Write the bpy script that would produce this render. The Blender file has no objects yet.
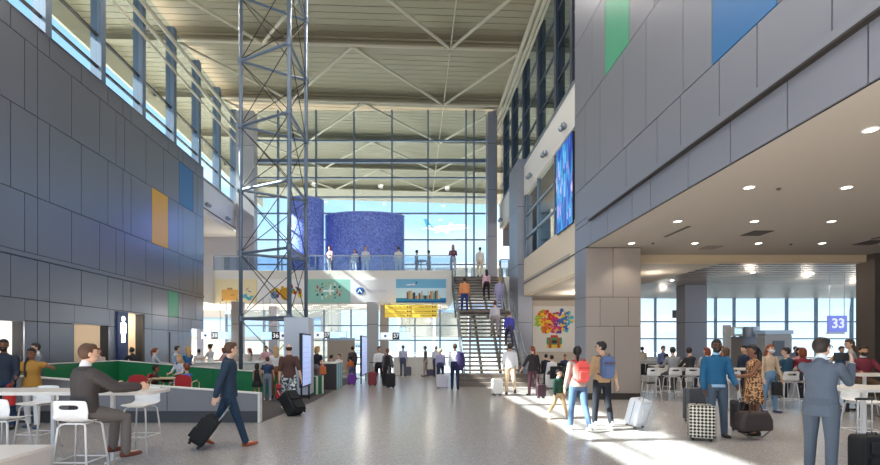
import bpy, math, random
from mathutils import Vector, Matrix
random.seed(7)
SC = bpy.context.scene
COL = SC.collection
F = 480.0; VX = 414.0; VY = 346.5; EYE = 1.7
def X(px, Y): return (px - VX) / F * Y
def Z(py, Y): return EYE - (py - VY) / F * Y
def FY(py): return F * EYE / (py - VY)
R = math.radians

# ------------------------------------------------------------ materials
MATS = {}
def lin(c):
    return tuple(((v / 255) / 12.92 if v / 255 <= .04045 else ((v / 255 + .055) / 1.055) ** 2.4) for v in c)
def M(name, rgb=(200, 200, 200), rough=.7, metal=0.0, emit=0.0, spec=.5, coat=0.0):
    if name in MATS: return MATS[name]
    m = bpy.data.materials.new(name); m.use_nodes = True
    b = m.node_tree.nodes['Principled BSDF']
    c = lin(rgb) + (1,)
    b.inputs['Base Color'].default_value = c
    b.inputs['Roughness'].default_value = rough
    b.inputs['Metallic'].default_value = metal
    b.inputs['Specular IOR Level'].default_value = spec
    b.inputs['Coat Weight'].default_value = coat
    if emit:
        b.inputs['Emission Color'].default_value = c
        b.inputs['Emission Strength'].default_value = emit
    MATS[name] = m
    return m
def C(r, g, b, rough=.8):
    return M('colour_%d_%d_%d_%d' % (r, g, b, int(rough * 100)), (r, g, b), rough)
def nodes(m):
    return m.node_tree.nodes, m.node_tree.links, m.node_tree.nodes['Principled BSDF']
def noisy(name, cols, scale, rough=.6, metal=0, kind='noise', detail=4, coords='Object', stops=None, stretch=None, bump=0, rvar=0):
    m = M(name, (128, 128, 128), rough, metal)
    n, l, b = nodes(m)
    tc = n.new('ShaderNodeTexCoord'); mp = n.new('ShaderNodeMapping')
    if stretch: mp.inputs['Scale'].default_value = stretch
    l.new(tc.outputs[coords], mp.inputs[0])
    if kind == 'voronoi':
        t = n.new('ShaderNodeTexVoronoi'); t.inputs['Scale'].default_value = scale; out = t.outputs['Distance']
    elif kind == 'cells':
        t = n.new('ShaderNodeTexVoronoi'); t.inputs['Scale'].default_value = scale
        s = n.new('ShaderNodeSeparateColor'); l.new(t.outputs['Color'], s.inputs[0]); out = s.outputs[0]
    else:
        t = n.new('ShaderNodeTexNoise'); t.inputs['Scale'].default_value = scale; t.inputs['Detail'].default_value = detail; out = t.outputs['Fac']
    l.new(mp.outputs[0], t.inputs['Vector'])
    r = n.new('ShaderNodeValToRGB'); l.new(out, r.inputs[0])
    e = r.color_ramp.elements
    k = len(cols); st = stops or [i / (k - 1) for i in range(k)]
    e[0].position = st[0]; e[0].color = lin(cols[0]) + (1,)
    e[1].position = st[-1]; e[1].color = lin(cols[-1]) + (1,)
    for i in range(1, k - 1):
        q = e.new(st[i]); q.color = lin(cols[i]) + (1,)
    l.new(r.outputs[0], b.inputs['Base Color'])
    if bump:
        bp = n.new('ShaderNodeBump'); bp.inputs['Strength'].default_value = bump; l.new(out, bp.inputs['Height']); l.new(bp.outputs[0], b.inputs['Normal'])
    return m
def glass(name, rgb=(235, 245, 250), gloss=.12, rough=.02, tint=.9):
    if name in MATS: return MATS[name]
    m = bpy.data.materials.new(name); m.use_nodes = True
    n = m.node_tree.nodes; l = m.node_tree.links; n.clear()
    o = n.new('ShaderNodeOutputMaterial'); mx = n.new('ShaderNodeMixShader')
    tr = n.new('ShaderNodeBsdfTransparent'); tr.inputs[0].default_value = tuple(v * tint for v in lin(rgb)) + (1,)
    gl = n.new('ShaderNodeBsdfGlossy'); gl.inputs['Roughness'].default_value = rough
    mx.inputs[0].default_value = gloss
    l.new(tr.outputs[0], mx.inputs[1]); l.new(gl.outputs[0], mx.inputs[2]); l.new(mx.outputs[0], o.inputs[0])
    MATS[name] = m
    return m

white_metal = M('painted white metal', (225, 222, 220), .45)
steel = M('brushed steel', (150, 158, 168), .35, .7)
blue_steel = M('blue grey painted steel', (108, 122, 140), .4, .35)
dark_steel = M('dark bronze steel', (62, 56, 52), .45, .5)
cream_steel = M('cream painted steel', (188, 178, 154), .55)
white_paint = M('white wall paint', (226, 221, 214), .75)
warm_paint = M('warm beige paint', (205, 186, 160), .75)
black_plastic = M('black plastic', (22, 22, 24), .5)
chrome = M('chrome', (200, 200, 205), .2, .9)
lamp_mat = M('lit lamp lens', (255, 246, 228), .4, 0, 6.0)
screen_mat = M('lit display screen', (160, 176, 224), .3, 0, .45)
screen_white = M('lit white screen', (225, 235, 250), .3, 0, .9)
clear_glass = glass('clear window glass', gloss=.06, tint=.96)
rail_glass = glass('blue tinted railing glass', (222, 236, 250), .08, .03, .9)

def panel_material():
    m = M('satin grey metal cladding', (128, 130, 142), .3, .6, 0, .5)
    n, l, b = nodes(m)
    tc = n.new('ShaderNodeTexCoord'); t = n.new('ShaderNodeTexNoise'); t.inputs['Scale'].default_value = .6
    l.new(tc.outputs['Object'], t.inputs['Vector'])
    mr = n.new('ShaderNodeMapRange'); mr.inputs['To Min'].default_value = .26; mr.inputs['To Max'].default_value = .36
    l.new(t.outputs['Fac'], mr.inputs[0]); l.new(mr.outputs[0], b.inputs['Roughness'])
    return m
clad = panel_material()
clad_r = M('satin mid grey metal cladding', (138, 139, 149), .42, .35)
clad_brown = M('satin brown grey cladding', (160, 147, 138), .4, .25)
joint = M('dark panel joint', (26, 26, 30), .8)

# ------------------------------------------------------------ mesh builder
class MB:
    def __init__(s): s.v = []; s.f = []; s.m = []; s.mats = []
    def mi(s, mat):
        if mat not in s.mats: s.mats.append(mat)
        return s.mats.index(mat)
    def add(s, vs, fs, mat):
        b = len(s.v); s.v += [tuple(v) for v in vs]; k = s.mi(mat)
        for f in fs: s.f.append(tuple(i + b for i in f)); s.m.append(k)
    def box(s, x0, x1, y0, y1, z0, z1, mat, T=None):
        if x0 > x1: x0, x1 = x1, x0
        if y0 > y1: y0, y1 = y1, y0
        if z0 > z1: z0, z1 = z1, z0
        vs = [(x0, y0, z0), (x1, y0, z0), (x1, y1, z0), (x0, y1, z0), (x0, y0, z1), (x1, y0, z1), (x1, y1, z1), (x0, y1, z1)]
        if T: vs = [T @ Vector(v) for v in vs]
        s.add(vs, [(3, 2, 1, 0), (4, 5, 6, 7), (0, 1, 5, 4), (1, 2, 6, 5), (2, 3, 7, 6), (3, 0, 4, 7)], mat)
        return s
    def rbox(s, x0, x1, y0, y1, z0, z1, r, mat, axis='y', n=4, T=None):
        # box with corners rounded in the plane perpendicular to axis
        def ring(a0, a1, b0, b1):
            out = []
            for cx, cy, st in ((a1 - r, b1 - r, 0), (a0 + r, b1 - r, 90), (a0 + r, b0 + r, 180), (a1 - r, b0 + r, 270)):
                for i in range(n + 1):
                    t = R(st + 90 * i / n); out.append((cx + r * math.cos(t), cy + r * math.sin(t)))
            return out
        if axis == 'y': q = ring(x0, x1, z0, z1); A = [(a, y0, b) for a, b in q]; B = [(a, y1, b) for a, b in q]
        elif axis == 'z': q = ring(x0, x1, y0, y1); A = [(a, b, z1) for a, b in q]; B = [(a, b, z0) for a, b in q]
        else: q = ring(y0, y1, z0, z1); A = [(x1, a, b) for a, b in q]; B = [(x0, a, b) for a, b in q]
        k = len(q); vs = A + B
        if T: vs = [T @ Vector(v) for v in vs]
        fs = [tuple(range(k)), tuple(range(2 * k - 1, k - 1, -1))] + [(i, i + k, (i + 1) % k + k, (i + 1) % k) for i in range(k)]
        s.add(vs, fs, mat); return s
    def loft(s, pts, rx, ry, mat, ref=(1, 0, 0), n=12, cap=True, rnd=False):
        pts = [Vector(p) for p in pts]; rx = list(rx); ry = list(ry)
        if rnd:
            d0 = (pts[0] - pts[1]).normalized(); d1 = (pts[-1] - pts[-2]).normalized()
            a, b = min(rx[0], ry[0]), min(rx[-1], ry[-1])
            pts = [pts[0] + d0 * a * .95, pts[0] + d0 * a * .7] + pts + [pts[-1] + d1 * b * .7, pts[-1] + d1 * b * .95]
            rx = [rx[0] * .3, rx[0] * .72] + rx + [rx[-1] * .72, rx[-1] * .3]
            ry = [ry[0] * .3, ry[0] * .72] + ry + [ry[-1] * .72, ry[-1] * .3]
        vs = []
        ref = Vector(ref)
        for i, p in enumerate(pts):
            t = (pts[min(i + 1, len(pts) - 1)] - pts[max(i - 1, 0)]).normalized()
            u = ref - t * ref.dot(t)
            if u.length < .1: u = Vector((0, 1, 0)) - t * t.y
            if u.length < .1: u = Vector((0, 0, 1)) - t * t.z
            u.normalize(); w = t.cross(u)
            for k in range(n):
                a = 2 * math.pi * k / n
                vs.append(p + u * (rx[i] * math.cos(a)) + w * (ry[i] * math.sin(a)))
        fs = []
        for i in range(len(pts) - 1):
            for k in range(n):
                a = i * n + k; b = i * n + (k + 1) % n
                fs.append((a, b, b + n, a + n))
        if cap:
            fs.append(tuple(range(n - 1, -1, -1))); fs.append(tuple(range((len(pts) - 1) * n, len(pts) * n)))
        s.add(vs, fs, mat); return s
    def tube(s, pts, r, mat, n=8):
        return s.loft(pts, [r] * len(pts), [r] * len(pts), mat, n=n)
    def ell(s, c, r, mat, n=14, m=9, T=None):
        vs = [(c[0], c[1], c[2] - r[2])]
        for j in range(1, m):
            ph = math.pi * j / m
            for k in range(n):
                a = 2 * math.pi * k / n
                vs.append((c[0] + r[0] * math.sin(ph) * math.cos(a), c[1] + r[1] * math.sin(ph) * math.sin(a), c[2] - r[2] * math.cos(ph)))
        vs.append((c[0], c[1], c[2] + r[2]))
        fs = [(0, 1 + (k + 1) % n, 1 + k) for k in range(n)]
        for j in range(m - 2):
            for k in range(n):
                a = 1 + j * n + k; b = 1 + j * n + (k + 1) % n
                fs.append((a, b, b + n, a + n))
        t = len(vs) - 1; o = 1 + (m - 2) * n
        fs += [(t, o + k, o + (k + 1) % n) for k in range(n)]
        if T: vs = [T @ Vector(v) for v in vs]
        s.add(vs, fs, mat); return s
    def prism(s, poly, z0, z1, mat):
        k = len(poly)
        s.add([(a, b, z0) for a, b in poly] + [(a, b, z1) for a, b in poly],
              [tuple(range(k - 1, -1, -1)), tuple(range(k, 2 * k))] + [(i, (i + 1) % k, (i + 1) % k + k, i + k) for i in range(k)], mat); return s
    def vprism(s, poly, y0, y1, mat):      # polygon in x,z pushed along y
        k = len(poly)
        s.add([(a, y0, b) for a, b in poly] + [(a, y1, b) for a, b in poly],
              [tuple(range(k)), tuple(range(2 * k - 1, k - 1, -1))] + [(i, i + k, (i + 1) % k + k, (i + 1) % k) for i in range(k)], mat); return s
    def xprism(s, poly, x0, x1, mat):      # polygon in y,z pushed along x
        k = len(poly)
        s.add([(x0, a, b) for a, b in poly] + [(x1, a, b) for a, b in poly],
              [tuple(range(k - 1, -1, -1)), tuple(range(k, 2 * k))] + [(i, (i + 1) % k, (i + 1) % k + k, i + k) for i in range(k)], mat); return s
    def disc(s, cx, cz, rx, rz, y0, y1, mat, n=20, rot=0):
        c, q = math.cos(rot), math.sin(rot); P = []
        for i in range(n):
            a = -2 * math.pi * i / n; u, w = rx * math.cos(a), rz * math.sin(a)
            P.append((cx + u * c - w * q, cz + u * q + w * c))
        return s.vprism(P[::-1], y0, y1, mat)
    def build(s, name, parent=None, smooth=False, recenter=True, bevel=0):
        me = bpy.data.meshes.new(name)
        off = Vector((0, 0, 0))
        if parent is None and recenter and s.v:
            xs, ys, zs = zip(*s.v)
            off = Vector(((min(xs) + max(xs)) / 2, (min(ys) + max(ys)) / 2, min(zs)))
        me.from_pydata([tuple(Vector(v) - off) for v in s.v], [], s.f)
        for m in s.mats: me.materials.append(m)
        for p, k in zip(me.polygons, s.m): p.material_index = k
        if smooth:
            for p in me.polygons: p.use_smooth = True
        me.update()
        o = bpy.data.objects.new(name, me); o.location = off; COL.objects.link(o)
        if parent is not None: o.parent = parent; o.location = (0, 0, 0)
        if bevel:
            b = o.modifiers.new('soft edges', 'BEVEL'); b.width = bevel; b.segments = 2; b.limit_method = 'ANGLE'
        return o
def tag(o, label, cat=None, group=None, kind=None):
    if label: o['label'] = label
    if cat: o['category'] = cat
    if group: o['group'] = group
    if kind: o['kind'] = kind
    return o
def thing(name, label, cat, loc=(0, 0, 0), rz=0, group=None, rx=0, ry=0):
    o = bpy.data.objects.new(name, None); COL.objects.link(o); o.empty_display_size = .1
    o.location = loc; o.rotation_euler = (R(rx), R(ry), R(rz))
    return tag(o, label, cat, group)
def struct(o, label=None):
    o['kind'] = 'structure'
    if label: o['label'] = label
    return o
def sroot(name, label=None):
    o = bpy.data.objects.new(name, None); COL.objects.link(o); o.empty_display_size = .1
    return struct(o, label)
def kids(o): return [c for c in COL.objects if c.parent == o]
def dup(root, loc, rz=None, label=None, group=None, rx=None):
    r = root.copy(); COL.objects.link(r); r.location = loc
    e = list(root.rotation_euler)
    if rz is not None: e[2] = R(rz)
    if rx is not None: e[0] = R(rx)
    r.rotation_euler = e
    if label: r['label'] = label
    if group: r['group'] = group
    for ch in list(root.children):
        c = ch.copy(); COL.objects.link(c); c.parent = r
        for g in list(ch.children):
            d = g.copy(); COL.objects.link(d); d.parent = c
    return r
def text(s, size, mat, parent, loc, rot=(90, 0, 0), name='lettering', ext=.004, align='CENTER', bold=0):
    cu = bpy.data.curves.new(name, 'FONT'); cu.body = s; cu.size = size; cu.extrude = ext; cu.align_x = align; cu.align_y = 'CENTER'; cu.offset = bold
    o = bpy.data.objects.new(name, cu)
    me = bpy.data.meshes.new_from_object(o); bpy.data.objects.remove(o)
    me.materials.clear(); me.materials.append(mat)
    o = bpy.data.objects.new(name, me); COL.objects.link(o)
    o.parent = parent; o.location = loc; o.rotation_euler = tuple(R(a) for a in rot)
    return o
# ============================================================ the setting
# floor
def floor_material():
    m = noisy('pale terrazzo', [(150, 144, 141), (166, 160, 157), (172, 166, 163), (190, 184, 180)], 60, .24, 0, 'cells', stops=[.05, .3, .7, .98])
    n, l, b = nodes(m)
    b.inputs['Specular IOR Level'].default_value = .5
    return m
terrazzo = floor_material()
f = MB().box(-30, 34, -9, 31.2, -.3, 0, terrazzo); struct(f.build('floor', recenter=False))
carpet = noisy('dark brown grey carpet', [(70, 66, 66), (92, 88, 88)], 90, .95)
cp = MB().prism([(-11, 10.75), (-3.42, 10.75), (-3.1, 15.0), (-3.1, 18.0), (-2.9, 26), (-11, 26)], .001, .012, carpet)
tag(struct(cp.build('carpet')), 'dark carpet laid on the terrazzo between the grey and the green partition')

# left clad wall, panels and openings -------------------------------------
XL = -11.0
YE = 25.1
WP = [14.49 + d for d in (-8.34 - .47, -8.34, -6.94, -5.54, -4.62, -4.14, -2.76, -1.38, -.46, 0, 1.38, 2.76, 3.68, 4.14, 5.66, 7.0, 7.9, 8.36, 9.7, 10.61)]
P1 = [4.1, 5.47, 6.4, 6.87, 8.25, 9.62, 10.55, 11.0, 11.72, 13.09, 14.02, 14.49, 15.87, 17.25, 18.14, 18.66, 20.15, 21.48, 22.4, 22.85, 24.2, YE]
P2 = [4.1, 5.0, 5.5, 6.9, 8.3, 9.2, 9.7, 11.1, 12.5, 13.56, 14.03, 15.42, 16.8, 17.72, 18.25, 19.7, 21.08, 22.5, 23.9, 24.4, YE]
rows = [(10.4, 11.03, P1), (8.4, 10.4, P2), (6.05, 8.4, P1), (4.38, 6.05, P2), (3.05, 4.22, P1)]
wl = MB()
wl.box(-11.35, XL - .03, 4.0, YE, 3.03, 10.98, joint)
g = .012
def wallpan(mb, x, th, y0, y1, z0, z1, mat): mb.box(x, x - th, y0 + g, y1 - g, z0 + g, z1 - g, mat)
yellow = M('yellow panel enamel', (214, 160, 42), .35); pblue = M('blue panel enamel', (46, 108, 162), .35); pgreen = M('green panel enamel', (78, 164, 128), .35)
special = {(2, 20.15): ('yellow panel', yellow), (1, 22.5): ('blue panel', pblue), (4, 21.48): ('green panel', pgreen)}
extra = []
for ri, (z0, z1, P) in enumerate(rows):
    for a, b in zip(P[:-1], P[1:]):
        if (ri, a) in special: extra.append((special[(ri, a)], a, b, z0, z1))
        else: wallpan(wl, XL, .06, a, b, z0, z1, clad)
wl.box(XL + .03, XL - .06, 4.0, YE, 4.235, 4.365, clad)          # horizontal band
wl.box(XL - .35, XL - .05, YE - .03, YE, 0, 10.98, clad)
wl.box(XL - .36, XL, 4.0, YE, 10.98, 11.06, clad)
# lower wall with openings: niche 15.6-17.3, sign 17.75-18.35, beige doorway 18.4-19.5, window 23.9-24.9
ops = [(12.2, 13.55, 2.4), (15.55, 17.35, 2.45), (18.4, 19.55, 3.0), (23.75, 24.95, 2.6)]
y = 4.0
for a, b, zt in ops:
    segs = [v for v in P1 if y < v < a]
    pts = [y] + segs + [a]
    for p, q in zip(pts[:-1], pts[1:]):
        if q - p > .05:
            wallpan(wl, XL, .06, p, q, 0, 2.43, clad); wallpan(wl, XL, .06, p, q, 2.43, 3.05, clad)
            wl.box(XL - .35, XL - .061, p, q, 0, 3.04, joint)
    wl.box(XL - .35, XL, a, b, zt, 3.04, clad)
    y = b
wallpan(wl, XL, .06, y, YE, 0, 3.05, clad)
WL = struct(wl.build('wall_left', recenter=False), 'dark satin metal clad wall with open seams between the panels')
for (lab, mat), a, b, z0, z1 in extra:
    e = MB(); e.box(XL, XL - .06, a + g, b - g, z0 + g, z1 - g, mat); o = e.build('coloured_panel', WL, recenter=False); o['label'] = lab
dk = MB(); dk.box(XL + .005, XL - .05, 19.45, 19.6, 0, 3.0, dark_steel); dk.build('door_jamb', WL)
dk = MB(); dk.box(XL + .01, XL - .01, 21.55, 21.66, .2, 2.35, black_plastic); dk.build('reveal_slot', WL)
# rooms behind the openings
rb = MB()
for a, b, zt, mat, dep in ((12.2, 13.55, 2.4, white_paint, 1.6), (15.55, 17.35, 2.45, clad, 1.4), (18.4, 19.45, 3.0, warm_paint, 1.2)):
    x1 = XL - .35 - dep
    rb.box(x1 - .1, x1, a - .6, b + .6, 0, zt + .1, mat)
    rb.box(x1, XL - .35, b + .5, b + .6, 0, zt + .1, mat); rb.box(x1, XL - .35, a - .6, a - .5, 0, zt + .1, mat)
    rb.box(x1, XL - .35, a - .5, b + .5, zt + .05, zt + .15, mat)
rb.box(XL - 1.72, XL - 1.68, 16.2, 16.9, 0, 2.3, M('dark grey door leaf', (70, 68, 70), .5))
struct(rb.build('wall_recess', recenter=False))
# restroom sign on its blue panel
t = thing('restroom_sign', 'tall dark blue restroom sign panel with white standing figure on the left clad wall', 'sign', (XL + .01, 18.05, 0))
MB().box(0, .05, -.33, .33, .05, 3.0, M('deep blue panel', (42, 60, 112), .4)).build('panel', t)
fg = MB(); wf = M('white lit pictogram', (255, 255, 255), .4, 0, 2.2)
fg.xprism([(.0 + .10 * math.cos(a * .5236), 2.74 + .10 * math.sin(a * .5236)) for a in range(12)], .055, .07, wf)
fg.build('figure_head', t)
fg = MB(); fg.xprism([(-.13, 2.6), (-.16, 2.56), (-.17, 2.2), (-.12, 2.2), (-.10, 2.45), (-.10, 1.85), (-.01, 1.85), (-.01, 2.15), (.01, 2.15), (.01, 1.85), (.10, 1.85), (.10, 2.45), (.12, 2.2), (.17, 2.2), (.16, 2.56), (.13, 2.6)], .055, .07, wf)
fg.build('figure_body', t)

# right clad wall above the soffit ---------------------------------------
XR = 5.49
def inv(px): return XR * F / (px - VX)
wr = MB()
wr.box(XR + .03, XR + .3, -6, 16.4, 4.872, 16.2, joint)
rowsR = [(4.87, 5.62, [688, 730.3, 787.4, 868, 650.5, 632, 607.5, 591]), (5.8, 6.87, [626, 657, 680.4, 719.3, 757, 832]),
         (6.87, 9.46, [585, 600, 623, 646, 683, 712, 777]), (9.46, 11.85, [592, 605, 629, 654, 683, 712, 760]), (11.85, 14.2, [600, 640, 690]), (14.2, 16.2, [592, 629, 683])]
def wpan(a, b, z0, z1, mat, mb): mb.box(XR, XR + .06, a + g, b - g, z0 + g, z1 - g, mat)
spR = []
for ri, (z0, z1, xs) in enumerate(rowsR):
    ys = sorted(inv(x) for x in xs); ys = ys + [16.4]
    lo = ys[0]
    while lo > -4: lo -= 1.35; ys.insert(0, lo)
    for a, b in zip(ys[:-1], ys[1:]):
        if ri == 2 and abs(a - inv(777)) < .01: spR.append(('blue panel', pblue, a, b, z0, z1))
        elif ri == 3 and abs(a - inv(629)) < .01: spR.append(('green panel', pgreen, a, b, z0, z1))
        else: wpan(a, b, z0, z1, clad_r, wr)
wr.box(XR, XR + .06, 14.91, 16.39, 5.63, 5.79, clad_r)
wr.box(XR - .09, XR + .05, -5.3, 14.9, 5.64, 5.78, clad_r)
wr.box(XR - .10, XR + .05, -5.3, 14.9, 5.60, 5.64, dark_steel)
WR = struct(wr.build('wall_right', recenter=False), 'mid grey metal clad wall over the soffit with a ledge')
for lab, mat, a, b, z0, z1 in spR:
    e = MB(); e.box(XR, XR + .06, a + g, b - g, z0 + g, z1 - g, pblue if lab[0] == 'b' else pgreen); o = e.build('coloured_panel', WR); o['label'] = lab

# pier under the end of the right wall
pr = MB()
pr.box(XR + .02, 7.23, 15.36, 16.38, 0, 4.86, joint)
for x0, x1, z0, z1 in ((XR, 6.36, 3.28, 4.86), (6.36, 7.25, 3.28, 4.86), (XR, 5.95, 2.35, 3.28), (5.95, 6.85, 2.35, 3.28), (6.85, 7.25, 2.35, 3.28), (XR, 6.4, .2, 2.35), (6.4, 7.25, .2, 2.35)):
    pr.box(x0 + .008, x1 - .008, 15.34, 15.4, z0 + .008, z1 - .008, clad_brown)
for y0, y1, z0, z1 in ((15.34, 15.9, 3.28, 4.86), (15.9, 16.4, 3.28, 4.86), (15.34, 16.4, 2.35, 3.28), (15.34, 16.4, .2, 2.35)):
    pr.box(XR, XR + .05, y0 + .008, y1 - .008, z0 + .008, z1 - .008, clad_r)
    pr.box(7.2, 7.25, y0 + .008, y1 - .008, z0 + .008, z1 - .008, clad_brown)
pr.box(XR + .01, 7.24, 15.35, 16.39, 0, .2, dark_steel)
struct(pr.build('wall_pier', recenter=False), 'broad brown grey clad pier carrying the right wall')

# soffit and ceilings of the right hall
soff = M('pale taupe plaster', (180, 170, 159), .8)
ce = MB(); ce.box(XR + .05, 17.5, -6, 16.6, 4.87, 5.1, soff)
ce.box(7.2, 15.65, 16.6, 16.95, 4.62, 5.1, M('warm cream bulkhead', (214, 190, 156), .7))
ce.box(XR + .001, 11.4, 16.95, 31, 4.78, 5.0, soff)
struct(ce.build('ceiling', recenter=False), 'taupe plaster soffit over the right seating area')
sl = MB(); slat = M('brushed slat metal', (150, 142, 136), .42, .6)
sl.box(11.4, 34, 16.6, 31, 4.95, 5.0, joint)
y = 16.7
while y < 31: sl.box(11.4, 34, y, y + .34, 4.8, 4.9, slat); y += .5
sl.box(15.7, 34, 16.62, 16.7, 4.62, 5.0, soff)
struct(sl.build('ceiling', recenter=False), 'slatted metallic ceiling at the back of the right hall')
wd = MB(); wd.box(15.65, 17.6, 16.3, 17.0, 0, 4.87, M('dark brown cladding', (92, 80, 72), .5)); wd.box(17.0, 17.6, -6, 16.3, 0, 4.87, M('grey blue wall paint', (96, 104, 118), .7))
struct(wd.build('wall_right_hall', recenter=False), 'dark brown clad wall closing the right seating area')

# right side, upper floor beyond the clad wall ----------------------------
rf = MB()
rf.box(5.5, 5.75, 16.4, 24.0, 4.22, 6.05, M('beige fascia', (222, 206, 184), .7))
rf.box(5.47, 5.5, 16.4, 24.0, 4.84, 4.87, dark_steel)
rf.box(5.5, 5.75, 16.4, 31.0, 9.25, 10.75, white_paint)
rf.box(5.46, 5.8, 16.4, 31.0, 10.72, 10.82, steel)
rf.box(5.75, 12, 16.4, 31.0, 9.25, 9.35, M('upper hall ceiling', (120, 110, 102), .6))
rf.prism([(5.75, 16.4), (7.25, 16.4), (11.6, 26.3), (5.75, 26.3)], 4.22, 4.3, soff)
rf.box(5.75, 12, 16.4, 31, 5.6, 5.7, soff)
rf.box(11.9, 12, 16.4, 31.0, 5.7, 9.25, warm_paint)
rf.box(6.5, 12, 31.0, 31.1, 5.7, 9.25, M('grey blue wall paint', (96, 104, 118), .7)); rf.box(5.75, 6.5, 31.0, 31.1, 8.2, 9.25, clad_r)
rf.box(7.5, 12, 26.3, 26.45, 5.7, 9.25, warm_paint)
rf.box(5.75, 12, 16.42, 16.6, 5.1, 16, joint)
struct(rf.build('wall_right_upper', recenter=False), 'white and beige fascia bands of the upper floor on the right')
rw = MB(); rw.box(5.9, 12, 26.3, 26.5, 0, 4.22, M('warm pale wall paint', (206, 192, 178), .75))
rw.box(4.95, 7.4, 27.5, 27.7, 3.3, 5.7, white_paint)
struct(rw.build('wall_back', recenter=False), 'taupe wall behind the mural')
wn = sroot('window_1', 'interior glazing of the upper floor right of the hall')
for yy in (16.6, 19.0, 21.6, 23.9): MB().box(5.55, 5.7, yy - .06, yy + .06, 6.05, 9.25, blue_steel).build('mullion', wn)
for zz in (7.1, 8.2): MB().box(5.55, 5.66, 16.6, 23.9, zz - .05, zz + .05, steel).build('transom', wn)
MB().box(5.6, 5.61, 16.6, 23.9, 6.05, 9.25, clear_glass).build('pane', wn)

# big columns
def column(x0, x1, y0, y1, z0, z1, mat, label):
    m = MB(); m.box(x0 + .01, x1 - .01, y0 + .01, y1 - .01, z0, z1, joint)
    z = z0
    while z < z1 - .1:
        zz = min(z + 2.9, z1)
        m.box(x0, x1, y0, y1, z + .012, zz - .012, mat); z = zz
    return struct(m.build('wall_column', recenter=False), label)
column(5.2, 5.92, 24.0, 26.2, 0, 11.1, clad_r, 'tall pale grey column right of the stairs')
column(4.62, 5.2, 30.0, 30.9, 5.7, 16.4, clad_r, 'grey corner column of the end glass wall')
column(-11.25, -10.1, 30.3, 31.0, 5.7, 16.6, M('light grey cladding', (170, 166, 166), .5, .2), 'light grey corner pier left of the end glass wall')
column(13.55, 14.65, 24, 24.8, 0, 4.8, clad_r, 'blue grey column in the right hall')
column(-9.75, -9.2, 25.6, 26.1, 0, 4.1, clad_brown, 'brown grey column behind the check in counters')
column(-2.55, -1.95, 25.9, 26.5, 0, 4.1, M('light grey cladding', (170, 166, 166), .5, .2), 'pale column under the balcony')
column(-1.93, -1.45, 27.2, 27.8, 0, 4.1, clad_brown, 'brown column under the balcony beside the pale one')
column(-8.6, -8.1, 28.4, 28.9, 0, 4.1, clad_r, 'slim grey column behind the lattice tower')

# upper floor slab / balcony
YB = 26.8
fl = MB()
fl.box(-16, 2.1, YB, 31.3, 4.07, 5.7, white_paint)
fl.box(-16, 2.1, YB, YB + .15, 5.7, 5.95, white_paint)
fl.box(2.1, 5.5, 27.6, 31.3, 4.6, 5.7, white_paint)
fl.box(-16, -11.15, 14, YB, 4.07, 5.7, white_paint); fl.box(-11.3, -11.15, YE, YB, 5.7, 5.95, white_paint)
struct(fl.build('floor_upper', recenter=False), 'white balcony slab of the upper floor')
lf = MB()
lf.box(-11.65, -11.4, 4, 31, 9.2, 10.75, white_paint); lf.box(-11.7, -11.35, 4, 31, 10.72, 10.84, M('taupe sill', (150, 140, 132), .6))
lf.box(-16, -11.65, 25, 33, 9.1, 9.2, white_paint); lf.box(-11.42, -11.38, 25.2, 31, 9.2, 9.25, black_plastic)
lf.box(-16.1, -16, 8, 33, 4.0, 9.2, white_paint)  # unseen side wall added to keep the sun out of the upper room
lf.box(-16, -10.9, 32.4, 32.6, 5.7, 9.1, M('pale grey wall paint', (186, 184, 188), .7))
struct(lf.build('wall_left_upper', recenter=False), 'white fascia under the left clerestory beyond the clad wall')

# balcony railing
br = thing('balcony_railing', 'glass balcony railing with blue grey posts along the upper floor edge', 'railing', (0, YB + .08, 5.95))
x = -11.2; k = 0
while x < 2.15:
    MB().box(x - .035, x + .035, -.03, .03, 0, .82, blue_steel).build('post', br)
    if x + 1.9 < 2.2: MB().box(x + .05, x + 1.85, -.008, .008, .03, .76, rail_glass).build('glass_panel', br)
    x += 1.9
MB().box(-11.2, 2.1, -.035, .035, .8, .86, steel).build('handrail', br)
br2 = thing('balcony_railing', 'short railing on the balcony right of the stair head', 'railing', (0, 27.62, 5.7))
for x in (4.98, 5.45): MB().box(x - .03, x + .03, -.03, .03, 0, 1.0, blue_steel).build('post', br2)
MB().box(4.98, 5.45, -.03, .03, .97, 1.03, steel).build('handrail', br2)
MB().box(5.01, 5.42, -.008, .008, .05, .95, rail_glass).build('glass_panel', br2)

# end glass wall ----------------------------------------------------------
def glasswall(name, label, x0, x1, y, z0, z1, xs, zs, mw=.09, big=()):
    w = sroot(name, label)
    for xx in xs: MB().box(xx - mw / 2, xx + mw / 2, y - .12, y + .12, z0, z1, blue_steel).build('mullion', w)
    for zz in zs: MB().box(x0, x1, y - .08, y + .08, zz - .04 - (.08 if zz in big else 0), zz + .04 + (.08 if zz in big else 0), blue_steel).build('transom', w)
    MB().box(x0, x1, y - .01, y + .005, z0, z1, clear_glass).build('pane', w)
    return w
mx = [X(p, 31) for p in (278, 316, 354, 392, 428, 466, 474)]
glasswall('window_2', 'tall end glass wall above the balcony', -10.1, 4.62, 31.05, 5.7, 16.95, mx, [7.0, 8.6, 10.3, 11.35, 12.6, 13.7, 15.0], big=(13.7,))
mx = [X(p, 31) for p in (226, 240, 264, 324, 351, 415, 440, 470, 500)]
glasswall('window_3', 'ground floor windows at the far end of the hall', -12.2, 6.0, 31.05, 0, 4.07, mx, [1.0, 2.1, 3.05])
mx = [13.0, 15.6, 17.4, 19.5, 20.7, 22.25, 24.1, 26.0, 28.3, 30.2, 32]
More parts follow.
